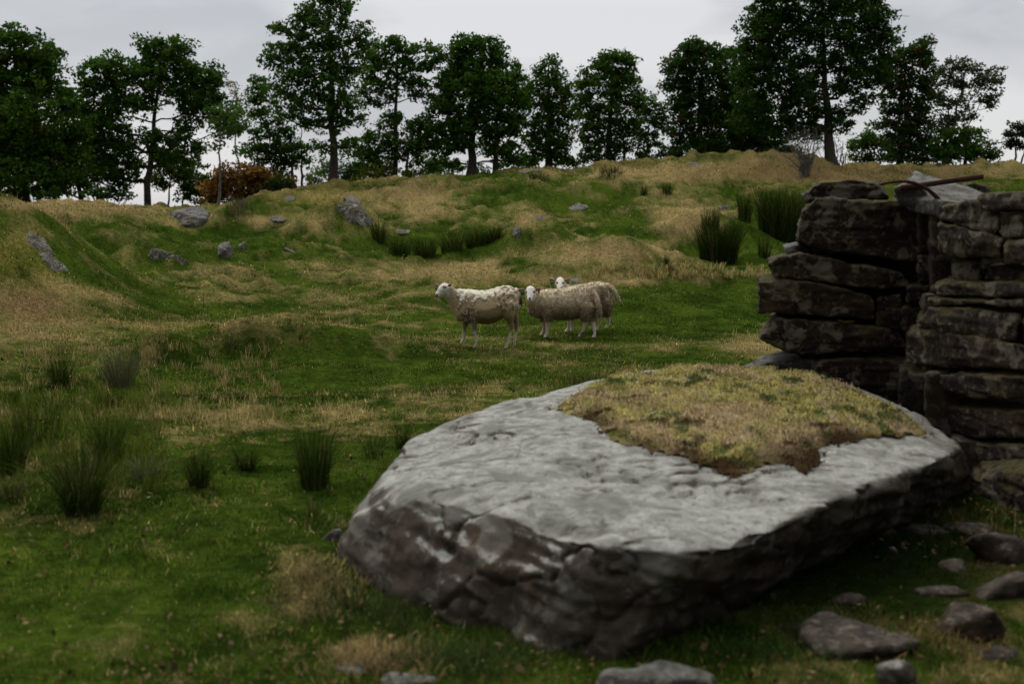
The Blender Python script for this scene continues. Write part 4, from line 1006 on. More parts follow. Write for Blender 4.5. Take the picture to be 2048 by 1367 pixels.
# ------------------------------------------------------------------ dry stone wall
wb = at(1800, 700, 8.0); wroot = Vector((wb.x, 8.0, H1(wb.x, 8.0)))
wall = thing('dry_stone_wall', 'ruined dark dry stone wall with mossy stones rising behind the boulder', 'wall', wroot)
def wall_stone(poly, Yf, depth, mat=None, seed=0, vox=0.017, slope=None, name='stone', amp=1.0, label=None):
    r = np.random.default_rng(seed + 900)
    P = []
    us = [p[0] for p in poly]; um = sum(us) / len(us); vm = sum(p[1] for p in poly) / len(poly)
    for (u, v) in poly:
        Y = Yf(u) if callable(Yf) else Yf
        a = at(um + (u - um) * 0.995, vm + (v - vm) * 0.985, Y - r.uniform(0.0, 0.03)); P.append(a)
        b_ = at(u, v, Y + 0.02); P.append(b_)
        c_ = Vector((b_.x * (1 + 0.92 * depth / b_.y) + r.uniform(-.02, .02), b_.y + depth * r.uniform(0.85, 1.05), b_.z + (slope or 0) * depth + r.uniform(-.015, .015))); P.append(c_)
    me = remeshed(hull_mesh([p - wroot for p in P]), min(vox, 0.014) if vox < 0.02 else vox, 1)
    roughen(me, [(0.30, 0.012 * amp, 3), (0.09, 0.012 * amp, 3), (0.03, 0.007 * amp, 2)], seed, (0.028, 0.020 * amp))
    o = link(name, me, mat or M_wall, wall)
    if label: o['label'] = label
    return o
LY = lambda u: 8.15 - (u - 1520) * 0.0004
RYf = lambda u: 7.45 - (u - 1820) * 0.0040
LEFT = [([(1611, 386), (1640, 362), (1696, 360), (1752, 363), (1764, 377), (1777, 396), (1759, 399), (1696, 396), (1618, 405)], 0.45),
        ([(1602, 424), (1632, 397), (1700, 401), (1819, 403), (1842, 412), (1845, 525), (1766, 512), (1647, 500), (1597, 486), (1594, 462)], 0.7),
        ([(1532, 528), (1552, 516), (1601, 507), (1675, 520), (1801, 545), (1826, 573), (1766, 580), (1675, 564), (1552, 555)], 0.6),
        ([(1516, 561), (1573, 558), (1668, 573), (1746, 594), (1750, 637), (1661, 630), (1516, 626)], 0.6),
        ([(1752, 592), (1805, 588), (1812, 655), (1752, 658)], 0.5),
        ([(1519, 676), (1552, 637), (1647, 643), (1784, 657), (1812, 696), (1731, 702), (1604, 710), (1574, 704)], 0.7),
        ([(1672, 637), (1712, 642), (1704, 652), (1680, 648)], 0.4),
        ([(1625, 745), (1640, 720), (1720, 716), (1850, 728), (1870, 850), (1640, 790)], 0.6)]
for k, (p, d_) in enumerate(LEFT):
    wall_stone(p, LY if k != 0 else 8.2, d_, seed=k, name='stone')
wall_stone([(1566, 497), (1600, 484), (1625, 498), (1620, 513), (1590, 512)], 8.5, 0.5, seed=20, mat=M_slab)
wall_stone([(1490, 745), (1520, 728), (1600, 716), (1680, 722), (1690, 760), (1500, 765)], 8.2, 0.5, seed=21, mat=M_slab, name='stone', label='grey footing slab under the wall end')
RIGHT = [([(1889, 411), (1956, 401), (2005, 431), (1992, 472), (1880, 440)], 0.5),
         ([(1878, 445), (1903, 448), (2007, 476), (2003, 519), (1876, 506)], 0.5),
         ([(2012, 486), (2060, 470), (2130, 475), (2130, 540), (2010, 528)], 0.5),
         ([(2000, 430), (2060, 424), (2140, 424), (2140, 468), (2010, 476)], 0.5),
         ([(1905, 525), (1960, 522), (1965, 560), (1908, 562)], 0.4),
         ([(1975, 530), (2130, 545), (2130, 566), (1970, 560)], 0.4),
         ([(1866, 567), (1903, 562), (2060, 568), (2190, 570), (2190, 594), (2050, 598), (1871, 590)], 0.5),
         ([(1858, 598), (1960, 594), (2130, 600), (2130, 614), (1960, 612), (1862, 610)], 0.5),
         ([(1838, 641), (1864, 612), (1959, 616), (2045, 630), (2035, 684), (1942, 669), (1834, 655)], 0.55),
         ([(2050, 625), (2140, 620), (2140, 690), (2042, 684)], 0.5),
         ([(1817, 668), (1842, 657), (1942, 672), (2060, 692), (2140, 698), (2140, 742), (1906, 736), (1813, 726)], 0.6),
         ([(1817, 749), (1871, 745), (2060, 754), (2140, 756), (2140, 806), (1906, 792), (1836, 775)], 0.6),
         ([(1880, 812), (1941, 817), (2060, 825), (2140, 828), (2140, 880), (1960, 876), (1890, 858)], 0.6),
         ([(1900, 885), (1990, 890), (2140, 895), (2140, 938), (2005, 932), (1910, 925)], 0.6),
         ([(1945, 960), (1990, 942), (2060, 940), (2140, 945), (2140, 1070), (1990, 1075), (1950, 1040)], 0.6)]
for k, (p, d_) in enumerate(RIGHT):
    wall_stone(p, (lambda u, k=k: RYf(u) - 0.02 * (k % 3) - (0.35 if k == 14 else 0) + (0.22 if k in (4, 5) else 0)), d_, seed=40 + k)
wall_stone([(1958, 388), (2026, 384), (2140, 384), (2140, 420), (1962, 420)], lambda u: RYf(u) - 0.05, 0.7, seed=60, name='cap_stone', label='flat dark cap stone with a mossy lip')
# tilted pale slab and the stone below the iron strap
def slab(corners, th, mat, seed, name, label=None):
    P = [Vector(c) for c in corners] + [Vector(c) - Vector((0, 0, th)) for c in corners]
    me = remeshed(hull_mesh([p - wroot for p in P]), 0.016, 2)
    roughen(me, [(0.3, 0.022, 3), (0.08, 0.012, 3), (0.03, 0.005, 2)], seed)
    o = link(name, me, mat, wall)
    if label: o['label'] = label
slab([at(1795, 372, 8.3), at(1829, 340, 8.8), at(1872, 356, 8.7), at(1968, 386, 8.2), at(1962, 408, 7.6), at(1880, 404, 7.5), at(1830, 398, 7.7)], 0.10, M_slab, 70, 'cap_stone', 'pale grey slab tilted on top of the wall')
wall_stone([(1788, 376), (1836, 368), (1878, 408), (1896, 436), (1842, 418), (1794, 400)], 7.75, 0.5, seed=71, mat=M_slab)
wall_stone([(1925, 372), (1950, 366), (1972, 376), (1975, 392), (1930, 388)], 8.4, 0.4, seed=72)
for k, p in enumerate(([(1838, 425), (1884, 430), (1888, 500), (1840, 505)], [(1838, 512), (1906, 508), (1904, 562), (1836, 566)], [(1815, 572), (1868, 568), (1866, 606), (1812, 610)], [(1806, 616), (1845, 612), (1838, 660), (1806, 664)])):
    wall_stone(p, 7.85, 0.5, seed=120 + k)
# rubble core filling the joints
for k, (u0, v0, u1, v1, Y) in enumerate([(1625, 405, 1860, 520, 8.45), (1600, 515, 1850, 640, 8.5), (1580, 620, 1850, 790, 8.45), (1800, 412, 1960, 620, 8.2), (1860, 400, 2140, 600, 7.6), (1845, 590, 2140, 760, 7.35), (1800, 735, 1900, 880, 7.7), (1850, 740, 2140, 900, 7.15), (1900, 880, 2140, 1040, 6.9)]):
    wall_stone([(u0, v0), (u1, v0), (u1, v1), (u0, v1)], Y, 0.45, seed=80 + k, vox=0.03, name='core_rubble', mat=M_brown)

# unseen wall wing added past the right edge to darken the lower right
wr = np.random.default_rng(5)
for row in range(7):
    yy = 5.65
    while yy > 2.0:
        ln = wr.uniform(0.5, 0.9); z0 = row * 0.265 - 0.08
        P = [Vector((2.86 + wr.uniform(0, .06) + dx, yy - dy, z0 + dz + wr.uniform(-.02, .02))) for dx in (0, 0.55) for dy in (0.0, ln - 0.03) for dz in (0.0, 0.25)]
        me = remeshed(hull_mesh([p - wroot for p in P]), 0.03, 1)
        roughen(me, [(0.3, 0.03, 3), (0.09, 0.012, 2)], row * 20 + int(yy * 10))
        link('stone', me, M_wall, wall); yy -= ln

# rusty iron
M_rust, rnt, rb_ = new_mat('rusty_iron')
rg_ = rnt.nodes.new('ShaderNodeNewGeometry')
rnt.links.new(ramp(rnt, nz(rnt, 30, 6, 0.7, rg_.outputs['Position']), [(0.3, (0.016, 0.008, 0.006)), (0.7, (0.055, 0.02, 0.012))]), rb_.inputs['Base Color'])
rb_.inputs['Roughness'].default_value = 0.8
def strap(name, label, cat, pts, wid, thk, nrm=None):
    P = np.array([list(p) for p in pts]); o0 = P[0].copy(); P = P - o0
    T = np.gradient(P, axis=0); T /= np.linalg.norm(T, axis=1, keepdims=True)
    S = np.tile(np.array(nrm if nrm is not None else (0, 1, 0), float), (len(P), 1)); Nn = np.cross(S, T); Nn /= np.linalg.norm(Nn, axis=1, keepdims=True)
    V = np.stack([P + S * wid / 2 + Nn * thk / 2, P - S * wid / 2 + Nn * thk / 2, P - S * wid / 2 - Nn * thk / 2, P + S * wid / 2 - Nn * thk / 2], 1).reshape(-1, 3)
    n = len(P); fs = [[4 * i + a, 4 * i + (a + 1) % 4, 4 * i + 4 + (a + 1) % 4, 4 * i + 4 + a] for i in range(n - 1) for a in range(4)]
    fs += [[3, 2, 1, 0], [4 * n - 4, 4 * n - 3, 4 * n - 2, 4 * n - 1]]
    o = link(name, np_mesh(name, V, [np.array(fs)]), M_rust, None, o0)
    b = o.modifiers.new('b', 'BEVEL'); b.width = thk * 0.2; b.segments = 1
    tag(o, label, cat)
strap('iron_bar', 'straight rusty iron bar lying across the wall top', 'iron bar', [at(1800, 376, 7.72), at(1840, 371, 7.72), at(1900, 362, 7.74), at(1967, 353, 7.76)], 0.03, 0.036)
arc = [(1760, 369), (1772, 366), (1786, 364), (1800, 363), (1814, 363), (1828, 366), (1842, 371), (1856, 379), (1868, 389), (1880, 402), (1890, 416), (1898, 431)]
strap('iron_strap', 'curved rusty iron strap drooping over the wall face', 'iron strap', [at(u, v, 7.62 - 0.0006 * max(0, u - 1800)) for u, v in arc], 0.05, 0.018)
#@@NEXT
# ------------------------------------------------------------------ sheep
M_wool, wnt, wb_ = new_mat('sheep_coat')
wa = wnt.nodes.new('ShaderNodeAttribute'); wa.attribute_name = 'Col'
wg = wnt.nodes.new('ShaderNodeNewGeometry')
wn = nz(wnt, 55, 5, 0.7, wg.outputs['Position']); wn2 = nz(wnt, 14, 4, 0.6, wg.outputs['Position'])
wc = mixc(wnt, 1.0, wa.outputs[0], ramp(wnt, mathn(wnt, 'ADD', mathn(wnt, 'MULTIPLY', wn, .6), mathn(wnt, 'MULTIPLY', wn2, .4)), [(0.32, 0.72), (0.5, 0.98), (0.7, 1.2)]), 'MULTIPLY')
wnt.links.new(wc, wb_.inputs['Base Color']); wb_.inputs['Roughness'].default_value = 1.0; wb_.inputs['Specular IOR Level'].default_value = 0.05
bump(wnt, wb_, wn, 0.7, 0.015)
def plain(name, col, rough=0.5, spec=0.4):
    m, nt_, b_ = new_mat(name); b_.inputs['Roughness'].default_value = rough; b_.inputs['Specular IOR Level'].default_value = spec
    g_ = nt_.nodes.new('ShaderNodeNewGeometry')
    nt_.links.new(ramp(nt_, nz(nt_, 40, 3, 0.5, g_.outputs['Position']), [(0.3, tuple(c * .8 for c in col)), (0.7, tuple(c * 1.15 for c in col))]), b_.inputs['Base Color'])
    return m
M_eye = plain('eye', (0.012, 0.009, 0.006), 0.15, 0.5)
M_tagm = plain('ear_tag_plastic', (0.01, 0.12, 0.055), 0.4)

_bm = bmesh.new(); bmesh.ops.create_icosphere(_bm, subdivisions=2, radius=1.0)
ICO_V = np.array([list(v.co) for v in _bm.verts]); ICO_F = np.array([[v.index for v in f.verts] for f in _bm.faces]); _bm.free()

class Sheep:
    def __init__(s, label, foot, ox, oy, sc, group):
        s.Y0 = foot[1]; s.ox, s.oy, s.sc = ox, oy, sc
        u, v = s.uv(*foot[0])
        s.k = s.Y0 / F * sc
        p = at(u, v, s.Y0); s.ro = Vector((p.x, p.y, H1(p.x, p.y)))
        s.shift = s.ro.z - p.z
        s.root = thing('sheep', label, 'sheep', s.ro, group)
        s.acc = Acc()
    def uv(s, x, y): return s.ox + x * s.sc, s.oy + y * s.sc
    def P(s, x, y, dy=0.0):
        u, v = s.uv(x, y); p = at(u, v, s.Y0 + dy); p.z += s.shift
        return np.array(p - s.ro)
    def foot(s, x, y, dy):
        p = s.P(x, y, dy); p[2] = H1(p[0] + s.ro.x, p[1] + s.ro.y) - s.ro.z + 0.012; return p
    def inv(s, V):
        """body position -> crop pixels (for where the coat changes colour)"""
        u, v = proj(V[:, 0] + s.ro.x, V[:, 1] + s.ro.y, V[:, 2] + s.ro.z - s.shift)
        return (u - s.ox) / s.sc, (v - s.oy) / s.sc
    def ell(s, c, r, acc=None):
        (acc or s.acc).add(ICO_V * np.array(r) + np.array(c), ICO_F)
    def chain(s, pts, acc=None, step=0.35):
        """pts: (position, (rx, ry, rz)) interpolated into one fused limb"""
        for (p, r), (q, t) in zip(pts[:-1], pts[1:]):
            p, q, r, t = map(lambda a: np.array(a, float), (p, q, r, t))
            n = max(2, int(np.linalg.norm(q - p) / (min(r.min(), t.min()) * step)) + 1)
            for f in np.linspace(0, 1, n): s.ell(p + (q - p) * f, r + (t - r) * f, acc)
    def limb(s, pts, acc=None):
        """(x, y, dy, r) in crop pixels; y None = foot on the ground"""
        L_ = []
        for (x, y, dy, r) in pts:
            rr = r * s.k; L_.append((s.P(x, y, dy), (rr, rr, rr)))
        s.chain(L_, acc)
    def leg(s, pts, f, r=22):
        L_ = [(s.P(x, y, dy), (rr * s.k,) * 3) for (x, y, dy, rr) in pts]
        q = s.foot(*f); a = L_[-1]
        L_.append((q + np.array([0.0, 0, 0.055]), (r * 0.95 * s.k,) * 3))
        s.chain(L_)
        s.chain([(q + np.array([-0.004, 0, 0.05]), (r * 1.05 * s.k,) * 3), (q + np.array([-0.022, -0.008, 0.014]), (r * 1.35 * s.k, r * 1.2 * s.k, 0.014))])
    def body(s, secs):
        """(x, y_top, y_bottom, dy, half depth m)"""
        L_ = []
        for (x, yt, yb, dy, hd) in secs:
            h = (yb - yt) / 2 * s.k
            L_.append((s.P(x, (yt + yb) / 2, dy), (min(h, 0.065), hd, h)))
        s.chain(L_, step=0.25)
    def finish(s, voxel=0.0085, smooth=7):
        me = s.acc.mesh('tmp'); return remeshed(me, voxel, smooth, 0.5)

def fur(Pp, Nn, ln, wd, col, droop=0.6):
    n = len(Pp)
    t = Nn + np.array([0, 0, -droop]) + rng.normal(0, 0.35, (n, 3)); t /= np.linalg.norm(t, axis=1, keepdims=True)
    sd_ = np.cross(t, rng.normal(size=(n, 3))); sd_ /= np.linalg.norm(sd_, axis=1, keepdims=True)
    b_ = Pp - Nn * 0.004
    V = np.stack([b_ - sd_ * wd[:, None] / 2, b_ + sd_ * wd[:, None] / 2, b_ + t * ln[:, None] * .6 + sd_ * wd[:, None] * .4, b_ + t * ln[:, None], b_ + t * ln[:, None] * .6 - sd_ * wd[:, None] * .4], 1).reshape(-1, 3)
    return V, (np.arange(n) * 5)[:, None] + np.array([[0, 1, 2, 3, 4]]), np.repeat(col, 5, 0)

def sstep(x, a, b):
    t = np.clip((x - a) / (b - a + 1e-9), 0, 1); return t * t * (3 - 2 * t)
def lerp(c, d, t): return c + (np.array(d) - c) * t[:, None]

def ear(s, base, tip, wid, thick, inner, outer, tagside=None, tagw=0.02, facing=(0, -1, 0)):
    b_, t_ = np.array(base), np.array(tip); ax = t_ - b_; L_ = np.linalg.norm(ax); ax /= L_
    f_ = np.array(facing, float); f_ -= ax * (f_ @ ax); f_ /= np.linalg.norm(f_)
    w_ = np.cross(ax, f_)
    q = ICO_V.copy(); tt = (q[:, 0] + 1) / 2
    prof = np.sin(np.pi * np.clip(tt, 0, 1) ** 0.8) ** 0.7 * 0.5 + 0.5 * np.sqrt(np.maximum(1 - q[:, 0] ** 2, 0))
    cup = -(q[:, 1] ** 2) * thick * 1.2
    V = b_ + ax * (tt * L_)[:, None] + w_ * (q[:, 1] * wid * 0.9)[:, None] + f_ * (q[:, 2] * thick - cup * 1.0)[:, None]
    c = np.where(((q[:, 2] > 0.0) & (np.abs(q[:, 1]) < 0.78))[:, None], np.array(inner), np.array(outer))
    o = link('ear', np_mesh('ear', V, [ICO_F], c, True), M_wool, s.root)
    if tagside is not None:
        c0 = b_ + ax * L_ * tagside[0] + np.array([0, 0, -1]) * tagside[1] + f_ * thick * 1.6
        a = np.linspace(0, 2 * np.pi, 14, endpoint=False)
        ring = np.stack([np.cos(a) * tagw, np.zeros(14), np.sin(a) * tagw * 1.15], 1)
        V = np.concatenate([c0 + ring + np.array([0, -.002, 0]), c0 + ring + np.array([0, .002, 0])])
        fs = [np.arange(14)[None, ::-1], (np.arange(14) + 14)[None, :]]
        i = np.arange(14); fq = np.stack([i, (i + 1) % 14, (i + 1) % 14 + 14, i + 14], 1)
        tg = link('ear_tag', np_mesh('ear_tag', V, [fs[0], fs[1], fq]), M_tagm, o); tg['label'] = 'green plastic ear tag'
    return o

def eyes(s, pts, r=0.012):
    for p in pts:
        V = ICO_V * np.array([r, r * .8, r * .75]) + np.array(p)
        link('eye', np_mesh('eye', V, [ICO_F], None, True), M_eye, s.root)

SG = 'sheep standing in the pasture'
# ---- the half shorn ewe looking left
gy = ground_at(850 + 720 * .1244, 540 + 1236 * .1244).y
e = Sheep('thin ewe with a ragged half shed fleece on its back, head raised and looking left', ((720, 1236), gy), 850, 540, 0.1244, SG)
e.body([(545, 480, 800, 0.0, 0.09), (600, 350, 830, 0.0, 0.125), (700, 325, 850, 0.0, 0.15), (850, 350, 875, 0.0, 0.19), (1000, 345, 888, 0.0, 0.205), (1130, 310, 860, 0.0, 0.195), (1250, 272, 790, 0.0, 0.175), (1350, 268, 720, 0.0, 0.155), (1430, 300, 640, 0.0, 0.12), (1445, 345, 580, 0.0, 0.09)])
e.chain([(e.P(620, 560, 0), (.11, .10, .17)), (e.P(520, 500, -.01), (.085, .08, .13)), (e.P(440, 400, -.02), (.065, .062, .085)), (e.P(385, 325, -.03), (.062, .058, .07))])
e.chain([(e.P(560, 700, 0), (.06, .08, .10)), (e.P(470, 560, -.01), (.05, .06, .09)), (e.P(400, 430, -.02), (.05, .05, .06))])
e.limb([(345, 300, -.03, 82), (300, 305, -.05, 86), (265, 330, -.065, 70), (225, 375, -.085, 50), (195, 400, -.10, 42), (185, 412, -.105, 36)])
e.limb([(340, 360, -.03, 66), (270, 385, -.05, 45), (215, 418, -.09, 28)])
e.limb([(310, 245, -.04, 42), (330, 255, -.03, 45)])
e.leg([(640, 700, .09, 90), (635, 830, .09, 52), (632, 960, .085, 31), (628, 1010, .085, 30), (626, 1100, .085, 22), (620, 1170, .08, 24)], (612, 1225, .08))
e.leg([(770, 690, -.09, 100), (785, 830, -.10, 60), (797, 960, -.10, 34), (803, 1010, -.10, 33), (825, 1110, -.10, 23), (830, 1170, -.10, 26)], (826, 1236, -.10))
e.leg([(1330, 560, -.08, 150), (1340, 700, -.10, 105), (1370, 810, -.10, 62), (1395, 890, -.10, 38), (1388, 950, -.10, 30), (1365, 1060, -.10, 25), (1340, 1130, -.10, 26)], (1322, 1190, -.10))
e.leg([(1400, 560, .08, 130), (1420, 700, .10, 88), (1450, 800, .10, 52), (1475, 860, .10, 36), (1468, 930, .10, 29), (1452, 1040, .10, 24), (1445, 1100, .10, 25)], (1440, 1160, .10))
e.limb([(1440, 340, 0, 45), (1500, 380, 0, 34), (1535, 450, 0, 26), (1552, 530, 0, 22), (1558, 585, 0, 14)])
me = e.finish()
v = verts_np(me); nn = norms_np(me); x, y = e.inv(v)
d = 0.004 * fbm(v / 0.05, 3, 5) + 0.006 * fbm(v / 0.14, 3, 6) * (x > 560)
put(me, v + nn * d[:, None])
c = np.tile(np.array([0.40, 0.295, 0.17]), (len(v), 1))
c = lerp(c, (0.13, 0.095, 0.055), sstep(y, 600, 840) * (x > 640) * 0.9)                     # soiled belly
c = lerp(c, (0.40, 0.33, 0.25), sstep(-y, -700, -300) * sstep(-x, -640, -480) * 0.6)       # paler shorn neck
c = lerp(c, (0.50, 0.44, 0.35), sstep(y, 930, 1050)); c = lerp(c, (0.24, 0.19, 0.14), sstep(y, 820, 900) * sstep(-y, -980, -880) * 0.8)
c = lerp(c, (0.66, 0.61, 0.52), sstep(-x, -420, -370) * sstep(-y, -470, -420))               # white face
c = lerp(c, (0.20, 0.13, 0.10), sstep(-np.hypot(x - 178, (y - 405) * 1.2), -44, -24))       # nose
c = lerp(c, (0.09, 0.065, 0.05), sstep(-np.hypot((x - 315) / 1.7, y - 275), -27, -14))       # eye patch
c = lerp(c, (0.07, 0.05, 0.04), sstep(x, 1490, 1530) * sstep(y, 380, 450))                  # dark tail
c = lerp(c, (0.05, 0.04, 0.03), (v[:, 2] < np.percentile(v[:, 2], 0.5) + 0.02) * 0.7)
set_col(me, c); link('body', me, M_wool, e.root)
# ragged fleece: lumps and hanging locks lying on back, shoulder and rump
acc = Acc(); fc = Acc()
top_edge = 470 + 70 * vnoise(np.stack([x / 60, np.zeros_like(x), v[:, 1] * 8], 1), 3)
cape = (x > 525) & (x < 1210) & (y < top_edge - 40 * (x > 1050)) & (y < 620)
rump = (x > 1150) & (x < 1485) & (y < 610 + 40 * vnoise(np.stack([x / 50, x * 0, x * 0], 1), 8))
shld = (x > 530) & (x < 830) & (y < 800 + 40 * vnoise(np.stack([x / 50, x * 0, x * 0], 1), 9))
def lumps(mask, n, r0, r1, lock, seed):
    r = np.random.default_rng(seed); ids_ = np.nonzero(mask)[0]; pk = r.choice(ids_, n)
    for i_ in pk:
        rr = r.uniform(r0, r1); p = v[i_] + nn[i_] * rr * 0.35
        e.ell(p, (rr * 1.1, rr, rr * .9), acc)
        if r.random() < lock:
            q = p.copy(); L_ = r.uniform(0.03, 0.075)
            e.chain([(p, (rr * .7,) * 3), (p + np.array([r.normal(0, .008), nn[i_][1] * 0.008, -L_]), (rr * .35,) * 3)], acc, 0.8)
lumps(cape, 1100, 0.011, 0.021, 0.22, 1)
lumps(cape & (y > 400) & (y < 560), 70, 0.014, 0.02, 1.0, 2)
lumps(rump, 240, 0.012, 0.019, 0.45, 3)
lumps(shld & ~cape, 110, 0.010, 0.016, 0.8, 4)
fm = remeshed(acc.mesh('tmp'), 0.0075, 2)
fv = verts_np(fm); fn = norms_np(fm)
put(fm, fv + fn * (0.007 * fbm(fv / 0.03, 3, 12) + 0.004 * fbm(fv / 0.012, 2, 14))[:, None])
x2, y2 = e.inv(fv)
cc = np.tile(np.array([0.60, 0.55, 0.42]), (len(fv), 1))
cc = lerp(cc, (0.36, 0.28, 0.18), np.maximum(sstep(y2, 500, 570) * (x2 < 1180), sstep(x2, 1120, 1200) * sstep(y2, 330, 420) * .85))
cc = lerp(cc, (0.56, 0.49, 0.38), sstep(x2, 1080, 1160) * sstep(-y2, -400, -330))
cc = lerp(cc, (0.19, 0.145, 0.095), sstep(y2, 600, 760) * 0.7)
cc = cc * (1 + 0.25 * fbm(fv / 0.06, 2, 16))[:, None]
set_col(fm, cc); fo = link('fleece', fm, M_wool, e.root); fo['label'] = 'ragged cream and brown half shed fleece'
ear(e, e.P(232, 262, -.02), e.P(146, 238, -.03), 0.024, 0.007, (0.34, 0.20, 0.15), (0.5, 0.46, 0.4), (0.45, 0.032), 0.019, (-.3, -1, 0))
ear(e, e.P(372, 262, -.085), e.P(412, 228, -.125), 0.027, 0.008, (0.05, 0.035, 0.025), (0.40, 0.36, 0.30), None, 0.02, (0.5, -1, -.2))
eyes(e, [e.P(318, 276, -.103)], 0.012)

# ---- lambs
def lamb_finish(s, facebox, name_seed, legline, nfur, tailx):
    me = s.finish()
    v = verts_np(me); nn = norms_np(me); x, y = s.inv(v)
    fx, fy, fw, fh, fz = facebox
    face = (((x - fx) / fw) ** 2 + ((y - fy) / fh) ** 2 < 1) & (v[:, 1] < fz)
    hgt = v[:, 2]
    wool = ~face & (y < legline)
    wl = np.where(wool, 1.0, 0.0)
    lum = fbm(v / 0.075, 2, 3 + name_seed); curl = np.abs(fbm(v / 0.026, 2, 7 + name_seed))
    d = wl * (0.006 * lum + 0.009 * (0.5 - curl))
    put(me, v + nn * d[:, None])
    c = np.tile(np.array([0.58, 0.48, 0.33]), (len(v), 1))
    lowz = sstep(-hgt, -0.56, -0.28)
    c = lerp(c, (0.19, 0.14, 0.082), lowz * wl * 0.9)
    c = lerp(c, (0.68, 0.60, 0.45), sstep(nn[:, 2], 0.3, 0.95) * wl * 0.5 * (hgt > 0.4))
    c = lerp(c, (0.50, 0.43, 0.34), sstep(y, legline - 30, legline + 50))
    c = lerp(c, (0.72, 0.68, 0.60), np.where(face, 1.0, 0.0))
    c = c * (1 - 0.14 * wl * (curl > 0.33))[:, None]
    c = c * (1 + 0.16 * wl * fbm(v / np.array([0.03, 0.03, 0.09]), 3, 77))[:, None]
    hoof = (hgt - H(v[:, 0] + s.ro.x, v[:, 1] + s.ro.y) + s.ro.z) < 0.03
    c = lerp(c, (0.06, 0.045, 0.035), np.where(hoof, 0.8, 0.0))
    return me, v, nn, x, y, c, wool
def lamb_fleece(s, v, nn, c, wool, n):
    ids_ = np.nonzero(wool)[0]; pk = rng.choice(ids_, n)
    V, Fp, C = fur(v[pk], nn[pk], rng.uniform(0.012, 0.030, n), rng.uniform(0.006, 0.012, n), c[pk] * rng.lognormal(0.08, 0.22, (n, 1)))
    link('fleece', np_mesh('fleece', V, [Fp], C), M_wool, s.root)

def lamb_head(s, cx_, cy_, w_, h_, dyh):
    """face turned to the viewer; crop pixels: centre, half width, half height"""
    k = s.k
    s.chain([(s.P(cx_, cy_ - 0.50 * h_, dyh), (w_ * 0.74 * k, 0.07, 0.055)), (s.P(cx_, cy_ - 0.15 * h_, dyh - .03), (w_ * 0.80 * k, 0.06, 0.06)),
             (s.P(cx_ - 4, cy_ + 0.30 * h_, dyh - .085), (w_ * 0.56 * k, 0.042, 0.045)), (s.P(cx_ - 8, cy_ + 0.68 * h_, dyh - .12), (w_ * 0.46 * k, 0.034, 0.034)), (s.P(cx_ - 8, cy_ + 0.82 * h_, dyh - .115), (w_ * 0.38 * k, 0.028, 0.024))])

gy2 = ground_at(1020 + 1000 * .1172, 540 + 1165 * .1172).y
s2 = Sheep('woolly lamb in front, standing side on with its face turned to the viewer', ((1000, 1160), gy2), 1020, 540, 0.1172, SG)
s2.body([(390, 480, 780, 0.0, 0.08), (470, 350, 815, 0.0, 0.135), (620, 325, 830, 0.0, 0.165), (800, 318, 845, 0.0, 0.18), (1000, 290, 850, 0.0, 0.185), (1150, 262, 825, 0.0, 0.18), (1270, 262, 790, 0.0, 0.165), (1350, 300, 740, 0.0, 0.13), (1390, 370, 690, 0.0, 0.09)])
s2.chain([(s2.P(480, 560, 0), (.12, .12, .17)), (s2.P(400, 500, -.05), (.09, .09, .12)), (s2.P(365, 420, -.08), (.072, .075, .085)), (s2.P(352, 370, -.10), (.066, .07, .07))])
lamb_head(s2, 348, 405, 98, 135, -.15)
s2.leg([(600, 720, .08, 110), (585, 860, .085, 62), (580, 960, .085, 34), (578, 1060, .085, 26)], (560, 1155, .085), 24)
s2.leg([(660, 720, -.08, 120), (650, 850, -.09, 72), (640, 950, -.09, 38), (638, 1050, -.09, 29), (632, 1110, -.09, 29)], (625, 1172, -.09), 26)
s2.leg([(1290, 620, -.08, 150), (1290, 760, -.09, 105), (1285, 870, -.09, 58), (1262, 960, -.09, 36), (1240, 1040, -.09, 28)], (1205, 1120, -.04), 26)
s2.leg([(1390, 620, .05, 150), (1395, 760, .0, 105), (1400, 860, -.05, 58), (1425, 950, -.07, 38), (1440, 1040, -.09, 30)], (1448, 1128, -.10), 27)
s2.limb([(1385, 330, -.06, 62), (1450, 430, -.10, 46), (1490, 540, -.12, 44), (1515, 640, -.12, 46), (1530, 720, -.12, 38), (1540, 780, -.12, 20)])
me, v, nn, x, y, c, wool = lamb_finish(s2, (345, 400, 108, 142, -0.115), 1, 880, 9000, 1400)
c = lerp(c, (0.07, 0.055, 0.05), sstep(-np.hypot((x - 337) / 1.1, y - 485), -26, -14) * (v[:, 1] < -.1))
c = lerp(c, (0.20, 0.15, 0.12), sstep(-np.hypot((x - 340) / 2.6, y - 519), -9, -3) * (v[:, 1] < -.1))
c = lerp(c, (0.06, 0.045, 0.035), (sstep(-np.hypot(x - 272, (y - 375) / 1.1), -24, -15) + sstep(-np.hypot(x - 412, (y - 370) / 1.1), -24, -15)).clip(0, 1) * (v[:, 1] < -.1))
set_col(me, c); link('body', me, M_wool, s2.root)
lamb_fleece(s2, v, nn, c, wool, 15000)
ear(s2, s2.P(262, 345, -.14), s2.P(132, 345, -.13), 0.032, 0.008, (0.30, 0.13, 0.09), (0.5, 0.45, 0.38), (0.38, 0.03), 0.024, (0, -1, -.15))
ear(s2, s2.P(430, 340, -.14), s2.P(530, 320, -.12), 0.032, 0.008, (0.30, 0.13, 0.09), (0.5, 0.45, 0.38), (0.6, 0.03), 0.014, (0, -1, -.15))
eyes(s2, [s2.P(270, 375, -.20), s2.P(412, 370, -.20)], 0.0125)

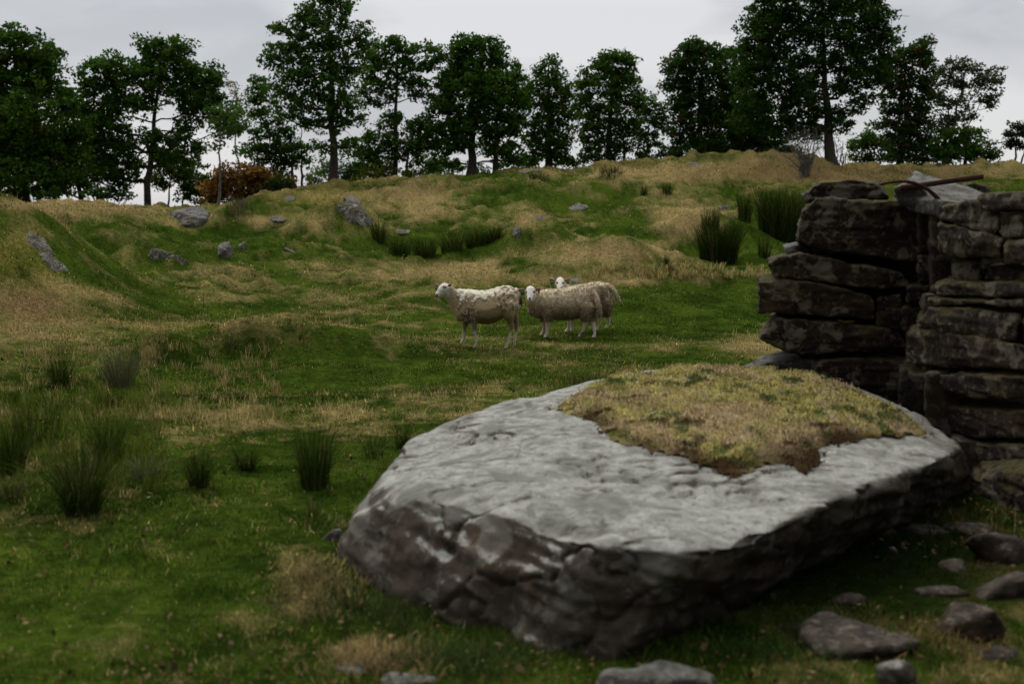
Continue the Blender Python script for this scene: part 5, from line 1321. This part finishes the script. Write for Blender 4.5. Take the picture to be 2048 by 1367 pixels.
gy3 = ground_at(1020 + 1010 * .1172, 540 + 1085 * .1172).y
s3 = Sheep('woolly lamb behind, head and rump showing past the lamb in front', ((1010, 1080), gy3), 1020, 540, 0.1172, SG)
DY = 0.25
s3.body([(900, 330, 720, 0.0, 0.10), (980, 270, 760, 0.03, 0.14), (1120, 250, 790, 0.08, 0.165), (1300, 222, 790, 0.14, 0.175), (1450, 195, 760, 0.19, 0.17), (1560, 195, 720, 0.23, 0.155), (1640, 235, 670, .25, 0.12), (1650, 285, 610, .26, 0.10)])
s3.chain([(s3.P(960, 430, 0), (.11, .11, .15)), (s3.P(890, 360, -.05), (.085, .085, .11)), (s3.P(860, 280, -.08), (.07, .075, .085)), (s3.P(855, 230, -.10), (.064, .07, .066))])
lamb_head(s3, 855, 238, 92, 108, -.15)
s3.leg([(1010, 700, -.04, 110), (1012, 820, -.05, 52), (1010, 920, -.05, 35), (1005, 1010, -.05, 28)], (980, 1075, -.05), 26)
s3.leg([(1050, 700, .12, 100), (1055, 820, .12, 46), (1060, 920, .12, 31), (1066, 970, .12, 25)], (1066, 1025, .12), 23)
s3.leg([(1570, 560, .16, 140), (1580, 680, .14, 92), (1575, 760, .14, 50), (1545, 850, .14, 33), (1520, 930, .14, 26)], (1498, 1000, .14), 24)
s3.leg([(1620, 560, .3, 130), (1650, 680, .28, 88), (1680, 770, .26, 46), (1690, 840, .26, 33), (1680, 930, .26, 27)], (1665, 1005, .26), 25)
s3.limb([(1650, 270, .22, 55), (1735, 300, .2, 42), (1795, 380, .2, 36), (1830, 460, .2, 34), (1865, 530, .2, 28), (1878, 560, .2, 16)])
me, v, nn, x, y, c, wool = lamb_finish(s3, (855, 232, 100, 118, -0.115), 4, 800, 9000, 1700)
c = lerp(c, (0.22, 0.12, 0.10), sstep(-np.hypot((x - 880) / 1.4, y - 298), -20, -10) * (v[:, 1] < -.1))
c = lerp(c, (0.06, 0.045, 0.035), (sstep(-np.hypot(x - 805, (y - 215) / 1.1), -21, -13) + sstep(-np.hypot(x - 905, (y - 218) / 1.1), -21, -13)).clip(0, 1) * (v[:, 1] < -.1))
c = np.where(wool[:, None], c * (1 - np.array([0.46, 0.49, 0.52]) * (sstep(y, 230, 330) * sstep(-x, -1690, -1650))[:, None]), c)  # shade between the two lambs painted onto the rear flank wool
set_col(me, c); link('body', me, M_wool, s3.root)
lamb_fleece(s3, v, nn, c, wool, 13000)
ear(s3, s3.P(775, 185, -.14), s3.P(656, 155, -.13), 0.034, 0.008, (0.30, 0.14, 0.10), (0.52, 0.47, 0.4), (0.5, 0.035), 0.024, (0, -1, -.15))
ear(s3, s3.P(925, 185, -.14), s3.P(1032, 155, -.13), 0.034, 0.008, (0.30, 0.14, 0.10), (0.52, 0.47, 0.4), (0.6, 0.035), 0.016, (0, -1, -.15))
eyes(s3, [s3.P(803, 215, -.205), s3.P(912, 218, -.205)], 0.0115)
